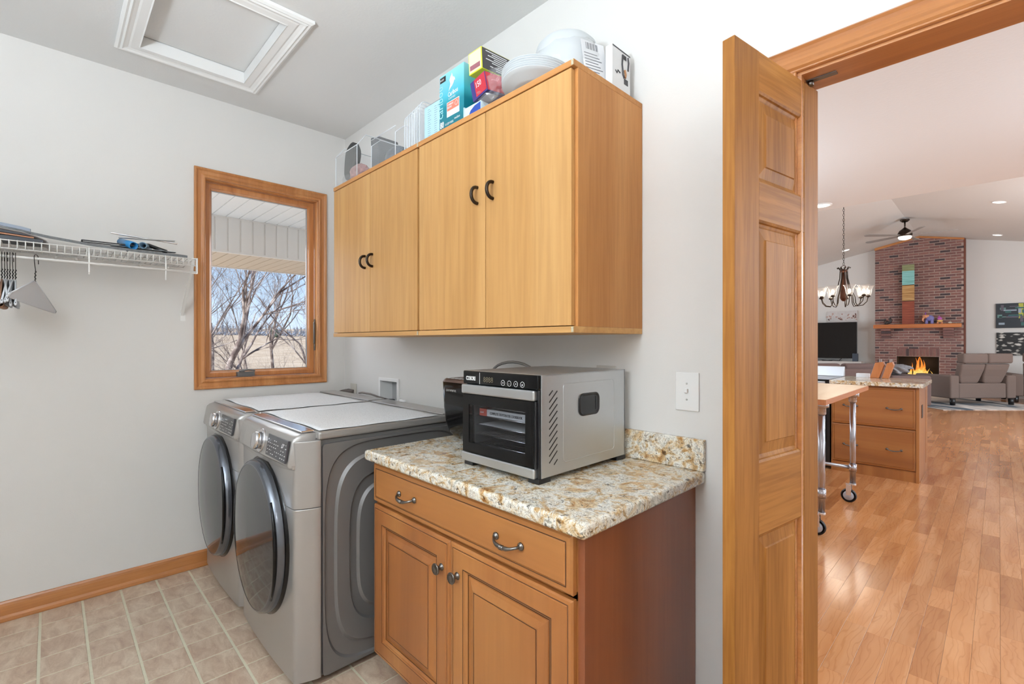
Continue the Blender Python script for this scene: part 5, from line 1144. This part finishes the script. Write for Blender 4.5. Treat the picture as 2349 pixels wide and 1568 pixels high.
# rug
m, N, L, bb = newmat('rug_weave', rough=.95); v, R = coords(N, L, (1, .25, 1), rnd=False); n = noise(N, L, v, 3.5, 4, .6)
L.new(ramp(N, L, n, [(.4, S(78, 92, 104)), (.5, S(176, 170, 164)), (.6, S(206, 200, 194))]), bb.inputs['Base Color'])
t = MB(); t.box(2.47, 4.9, 0, 2.4, .001, .012); o = t.build('area_rug', m, bev=.003); o.location = at(9.32, 6.0); o.rotation_euler = (0, 0, A45); tag(o, 'pale grey and blue patterned area rug under the recliner sofa', 'rug')

# ---------------- chandelier, fan, recessed lights ----------------
cx, cy = 1.74, 6.84
ch = empty('chandelier', (cx, cy, 2.2), 'dark bronze chandelier with clear glass bell shades and lit bulbs', 'chandelier')
b = MB(); z = 2.47; k = 0; zt_ = zc_(cx)-.03
while z < zt_:
    pts = [(cx+(.010*math.cos(a*PI/4) if k % 2 == 0 else 0), cy+(.010*math.cos(a*PI/4) if k % 2 else 0), z+.02+.022*math.sin(a*PI/4)) for a in range(8)]
    b.tube(pts, .0028, 5, closed=True); z += .036; k += 1
b.build('chain', M_bronze, ch)
b = MB(); b.lathe([(.06, zt_-.02), (.07, zt_+.02), (.065, zt_+.026)], (cx, cy, 0)); b.build('ceiling_canopy', M_bronze, ch)
b = MB(); b.tube([(cx+.028*math.cos(a*PI/6), cy, 2.44+.028*math.sin(a*PI/6)) for a in range(12)], .004, 6, closed=True)
b.lathe([(.012, 2.36), (.045, 2.37), (.05, 2.385), (.045, 2.40), (.012, 2.412)], (cx, cy, 0)).lathe([(.022, 2.37), (.03, 2.25), (.045, 2.08), (.05, 1.99), (.03, 1.955), (.01, 1.94)], (cx, cy, 0)); b.build('column', plain('rust_bronze', S(92, 56, 40), .45, .6), ch)
M_sh = clear('shade_glass', (.98, .97, .95, 1), .25, .08, .16); M_bulb = glow('bulb', S(255, 240, 215), 2.2)
for k in range(9):
    a = 2*PI*k/9+.25; P = lambda r, z_: (cx+r*math.cos(a), cy+r*math.sin(a), z_)
    b = MB(); b.tube([P(.075, 2.42), P(.085, 2.435), P(.07, 2.44), P(.045, 2.40), P(.05, 2.28), P(.085, 2.12), P(.135, 2.0), P(.145, 1.91), P(.17, 1.865), P(.23, 1.875), P(.275, 1.925), P(.29, 1.99)], .006, 6)
    b.lathe([(.008, 1.985), (.032, 1.995), (.028, 2.005), (.018, 2.02)], P(.29, 0)); ar = b.build('arm', M_bronze, ch)
    b = MB(); b.lathe([(.030, 2.008), (.042, 2.04), (.050, 2.09), (.062, 2.13), (.078, 2.15)], P(.29, 0), n=20, cap=False); b.build('glass_shade', M_sh, ar, smooth=True)
    b = MB(); b.ball(P(.29, 2.065), .022, 1, 1, 1.5, 10, 8); b.build('bulb', M_bulb, ar)
light('chandelier_glow', 'POINT', (cx, cy, 2.08), 25, (1, .9, .75), size=.3)
fx, fy_, fz = 1.885, 12.0, 3.70
fn = empty('ceiling_fan', (fx, fy_, fz), 'dark ceiling fan with five pale blades and a lit bowl below the ridge', 'fan')
b = MB(); b.lathe([(.02, 4.0), (.05, 3.99), (.085, 4.02), (.085, 4.045)], (fx, fy_, 0)).lathe([(.014, 3.82), (.014, 4.0)], (fx, fy_, 0)); b.build('downrod', M_bronze, fn)
b = MB(); b.lathe([(.02, 3.87), (.05, 3.84), (.10, 3.80), (.13, 3.74), (.135, 3.69), (.12, 3.67)], (fx, fy_, 0)); b.build('motor_housing', M_bronze, fn)
b = MB(); b.lathe([(.118, 3.672), (.12, 3.645), (.10, 3.615), (.05, 3.598), (.0001, 3.595)], (fx, fy_, 0)); b.build('light_bowl', glow('fan_bowl', S(255, 248, 232), 1.6), fn)
for k in range(5):
    a = math.radians(45.75-38+72*k); M_ = T(fx, fy_, 3.70) @ Matrix.Rotation(a, 4, 'Z') @ RX(10)
    b = MB(); b.prism([(.12, -.035), (.30, -.055), (.80, -.065), (.86, -.03), (.86, .03), (.80, .065), (.30, .05), (.12, .03)], -.004, .004, 'Z', M_); b.build('blade', plain('fan_blade', S(150, 146, 142), .5), fn)
for k, (x, y, z_, lab) in enumerate(((3.335, 10.34, None, 'recessed ceiling light nearer the kitchen on the right slope of the vaulted ceiling'), (3.31, 14.0, None, 'recessed ceiling light near the far wall on the right slope'), (.48, 13.7, None, 'recessed ceiling light above the television wall on the left slope'), (2.0, 4.44, 2.82, 'recessed ceiling light at the edge of the flat kitchen ceiling'))):
    t = empty('recessed_light', (x, y, (z_ or zc_(x))-.005), lab, 'ceiling light', 'recessed lights' if False else None); tl = 0 if z_ else math.atan(SL)*(1 if x > RX_ else -1); t.rotation_euler = (0, tl, 0)
    b = MB(); b.lathe([(.095, .004), (.095, -.004), (.080, -.006), (.075, .002)], (0, 0, 0), n=28, cap=False); b.build('trim_ring', M_white, t, local=True)
    b = MB(); b.lathe([(.078, -.001), (.0001, -.002)], (0, 0, 0), n=28, cap=False); b.build('lens', glow('downlight_lens', S(255, 250, 240), 3.0), t, local=True)
# ---------------- outside the laundry window ----------------
m, N, L, bb = newmat('dry_field', rough=.95); v, R = coords(N, L, rnd=False); n = noise(N, L, v, .35, 6, .5); n2 = noise(N, L, v, 6, 5)
c = ramp(N, L, n, [(.35, S(186, 160, 130)), (.6, S(206, 184, 156))]); c = mix(N, L, .5, c, ramp(N, L, n2, [(.35, (.7, .68, .62, 1)), (.65, (1.1, 1.1, 1.1, 1))]), 'MULTIPLY'); L.new(c, bb.inputs['Base Color']); M_field = m
b = MB(); xs_ = [-.141, -3, -8, -16, -28, -45, -70, -100, -140, -200]
hz = lambda x: -.35 if x > -8 else -.35+.00045*(x+8)**2*.42
V = [[b.bm.verts.new((x, y, hz(x)+.15*math.sin(x*.2+y*.13)*(1 if x < -9 else 0))) for y in (-30, -10, 0, 4, 8, 14, 22, 34, 50, 80, 130)] for x in xs_]
for i in range(len(V)-1):
    for j in range(len(V[0])-1): b.bm.faces.new([V[i][j], V[i+1][j], V[i+1][j+1], V[i][j+1]])
tag(b.build('ground', M_field, smooth=True), kind='structure')
m, N, L, bb = newmat('bare_bark', rough=.9); v, R = coords(N, L, rnd=False); n = noise(N, L, v, 6, 5); L.new(ramp(N, L, n, [(.35, S(86, 74, 72)), (.5, S(132, 118, 112)), (.65, S(188, 178, 172))]), bb.inputs['Base Color']); M_bark = m
def bare_tree(x, y, h, r0, seed, label, cat='tree', lean=(0, 0), depth=5, spread=.55, name='bare_tree', base=None, nb=3, group=None, up=.12):
    R_ = random.Random(seed); b = MB(); zb = hz(x)-.05 if base is None else base
    def grow(p, d, l, r, k):
        pts = [p]; n = 3; q = p.copy(); dd = d.copy()
        for i in range(n):
            dd = (dd+Vector((R_.gauss(0, .13), R_.gauss(0, .13), R_.gauss(0, .08)+up*(.5 if k < depth else 0)))).normalized(); q = q+dd*l/n; pts.append(q.copy())
        b.tube(pts, [r*(1-.4*i/n) for i in range(n+1)], 5 if k > 2 else 3, cap=False)
        if k == 0: return
        for j in range(nb if k < depth else nb+1):
            t_ = R_.uniform(.3, 1); s_ = pts[min(n, int(t_*n)+0)] if j else pts[-1]
            ax = Vector((R_.gauss(0, 1), R_.gauss(0, 1), R_.gauss(0, 1))).normalized(); nd = (dd+ax*spread*R_.uniform(.6, 1.5)).normalized()
            grow(s_.copy(), nd, l*R_.uniform(.58, .86), r*R_.uniform(.40, .58), k-1)
    grow(Vector((x, y, zb)), Vector((lean[0], lean[1], 1)).normalized(), h*.42, r0, depth)
    return tag(b.build(name, M_bark), label, cat, group)
bare_tree(-7.2, .60, 5.0, .085, 11, 'thick bare tree leaning right at the left edge of the window view', lean=(0, .42), depth=7, spread=.5)
bare_tree(-8.5, .95, 4.6, .06, 5, 'upright bare tree with forked trunk left of the middle of the window view', lean=(0, -.05), depth=7)
bare_tree(-9.5, 2.0, 3.8, .034, 23, 'slender bare sapling in the middle of the window view', lean=(0, .05), depth=7)
bare_tree(-8.0, 2.62, 4.4, .045, 31, 'many-stemmed bare tree at the right of the window view, leaning right', lean=(0, .2), depth=7, spread=.5)
bare_tree(-8.6, 3.25, 4.2, .04, 37, 'tangled bare tree cut by the right side of the window', lean=(.0, -.12), depth=7, spread=.6)
bare_tree(-12.5, 1.7, 5.5, .06, 41, 'bare tree further back behind the middle saplings', lean=(0, .1), depth=6)
bare_tree(-13.0, 3.6, 5.5, .06, 43, 'bare tree further back at the right of the field', lean=(0, -.1), depth=6)
for k, (x, y) in enumerate(((-7.0, 1.15), (-7.6, 1.75), (-7.2, 2.35), (-8.2, .75), (-7.8, 2.95), (-9.2, 1.45), (-9.0, 2.5))):
    bare_tree(x, y, 1.9, .014, 60+k, 'low leafless thicket shrub in the brush below the bare trees', 'shrub', depth=5, spread=.75, name='bare_shrub', nb=3, group='leafless shrubs below the window trees')
# far tree line and evergreen
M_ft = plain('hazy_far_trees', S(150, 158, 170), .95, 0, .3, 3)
b = MB(); R5 = random.Random(8)
for k in range(420):
    y = -25+R5.random()*140; x = -150+R5.uniform(-9, 9); H_ = 2.6+1.1*math.sin(y*.21)+R5.uniform(-.6, 1.0); z = hz(x)-.1
    b.tube([(x, y, z), (x+R5.gauss(0, .1), y+R5.gauss(0, .15), z+H_)], [.10, .03], 3, cap=False)
    for q in range(22):
        t_ = R5.uniform(.15, .95); l_ = (1.1-t_)*1.5*R5.uniform(.5, 1); a = R5.uniform(0, 2*PI)
        b.tube([(x, y, z+H_*t_), (x+l_*math.cos(a), y+l_*math.sin(a), z+H_*t_+l_*R5.uniform(.3, 1.1))], [.06, .03], 3, cap=False)
for k in range(900):
    y = -25+R5.random()*140; x = -144+R5.uniform(-3, 3); s_ = R5.uniform(.15, .45); bmesh.ops.create_icosphere(b.bm, subdivisions=1, radius=s_, matrix=T(x, y, hz(x)+R5.random()*.9))
tag(b.build('far_tree_line', M_ft), 'hazy blue-grey tree line along the far edge of the field', 'tree line', None, 'stuff')
b = MB(); x_, y_ = -128, 40.2
for k in range(160):
    u_ = R5.random(); a = R5.uniform(0, 2*PI); r_ = (1-u_)*1.5*R5.random()**.5; bmesh.ops.create_icosphere(b.bm, subdivisions=1, radius=R5.uniform(.18, .38), matrix=T(x_+r_*math.cos(a), y_+r_*math.sin(a), hz(x_)+.3+u_*3.0))
b.tube([(x_, y_, hz(x_)-.2), (x_, y_, hz(x_)+1)], .12, 6)
tag(b.build('evergreen', plain('dark_evergreen', S(78, 92, 78), .9)), 'small dark evergreen in front of the far tree line', 'tree')
b = MB(); b.box(-3.4, -.142, -5, 5, -.42, -.30); tag(b.build('bounce_slab', plain('pale_bounce', S(224, 218, 208), .8, 0, .1, 8)), kind='structure')  # unseen pale slab, added to bounce sunlight up onto the porch ceiling
# porch roof: ceiling boards, beam panels, eave boards
pr = empty('porch_roof', (-1.5, 0, 2.2), 'cream vinyl porch roof with boarded ceiling, panelled beam and tan eave outside the window', 'porch roof')
M_vw = plain('white_vinyl', S(250, 249, 246), .45); M_vc = plain('cream_vinyl', S(242, 236, 228), .5); M_vt = plain('tan_vinyl', S(214, 198, 178), .5)
def board_set(n_, name, w_, y0, mat, fn_):
    me = None
    for k in range(n_):
        if me is None: b = MB(); fn_(b, w_); o = b.build(name, mat, None, bev=.0015, seg=1); me = o.data; o.location = Vector((0, y0, 0))-pr.location; o.parent = pr; o0 = o
        else: o = o0.copy(); col.objects.link(o); o.parent = pr; o.location = Vector((0, y0+k*w_, 0))-pr.location
def cb_(b, w_): b.box(-1.995, -.142, .004, w_-.004, 2.578, 2.59); b.box(-1.995, -.142, -.004, .004, 2.586, 2.59)
def bb_f(b, w_): b.box(-2.012, -1.999, .006, w_-.006, 2.242, 2.578); b.box(-2.012, -2.006, -.006, .006, 2.242, 2.578)
def eb(b, w_): b.box(-3.05, -2.0, .004, w_-.004, 2.228, 2.238); b.box(-3.05, -2.0, -.004, .004, 2.234, 2.238)
board_set(30, 'ceiling_board', .118, -1.6, M_vw, cb_); board_set(27, 'beam_panel', .113, -1.3, M_vc, bb_f); board_set(32, 'eave_board', .104, -1.2, M_vt, eb)
b = MB(); b.box(-2.03, -1.996, -1.6, 2.0, 2.224, 2.243).box(-2.02, -1.99, -1.6, 2.0, 2.566, 2.577); b.build('beam_trim', M_vc, pr)
b = MB(); b.box(-3.2, -.14, -2.0, 2.6, 2.6, 2.75).box(-3.09, -3.055, -1.6, 2.6, 2.22, 2.4); b.build('roof_deck', M_vc, pr)
b = MB(); b.tube([(-3.0, .93, 2.22), (-3.0, .93, 2.13), (-2.98, 1.0, 2.06), (-2.9, 1.2, 2.02)], .035, 8); tag(b.build('downspout', plain('brown_spout', S(112, 96, 88), .5)), 'brown downspout elbow under the tan eave at the right of the window view', 'downspout')
# the house roof above the rooms keeps daylight out of the ceiling void
b = MB(); b.box(-.6, 7.6, -3.4, 4.7, 2.96, 3.05); b.mi = 0
tag(b.build('roof', plain('roof_deck', S(120, 116, 112), .9)), kind='structure')
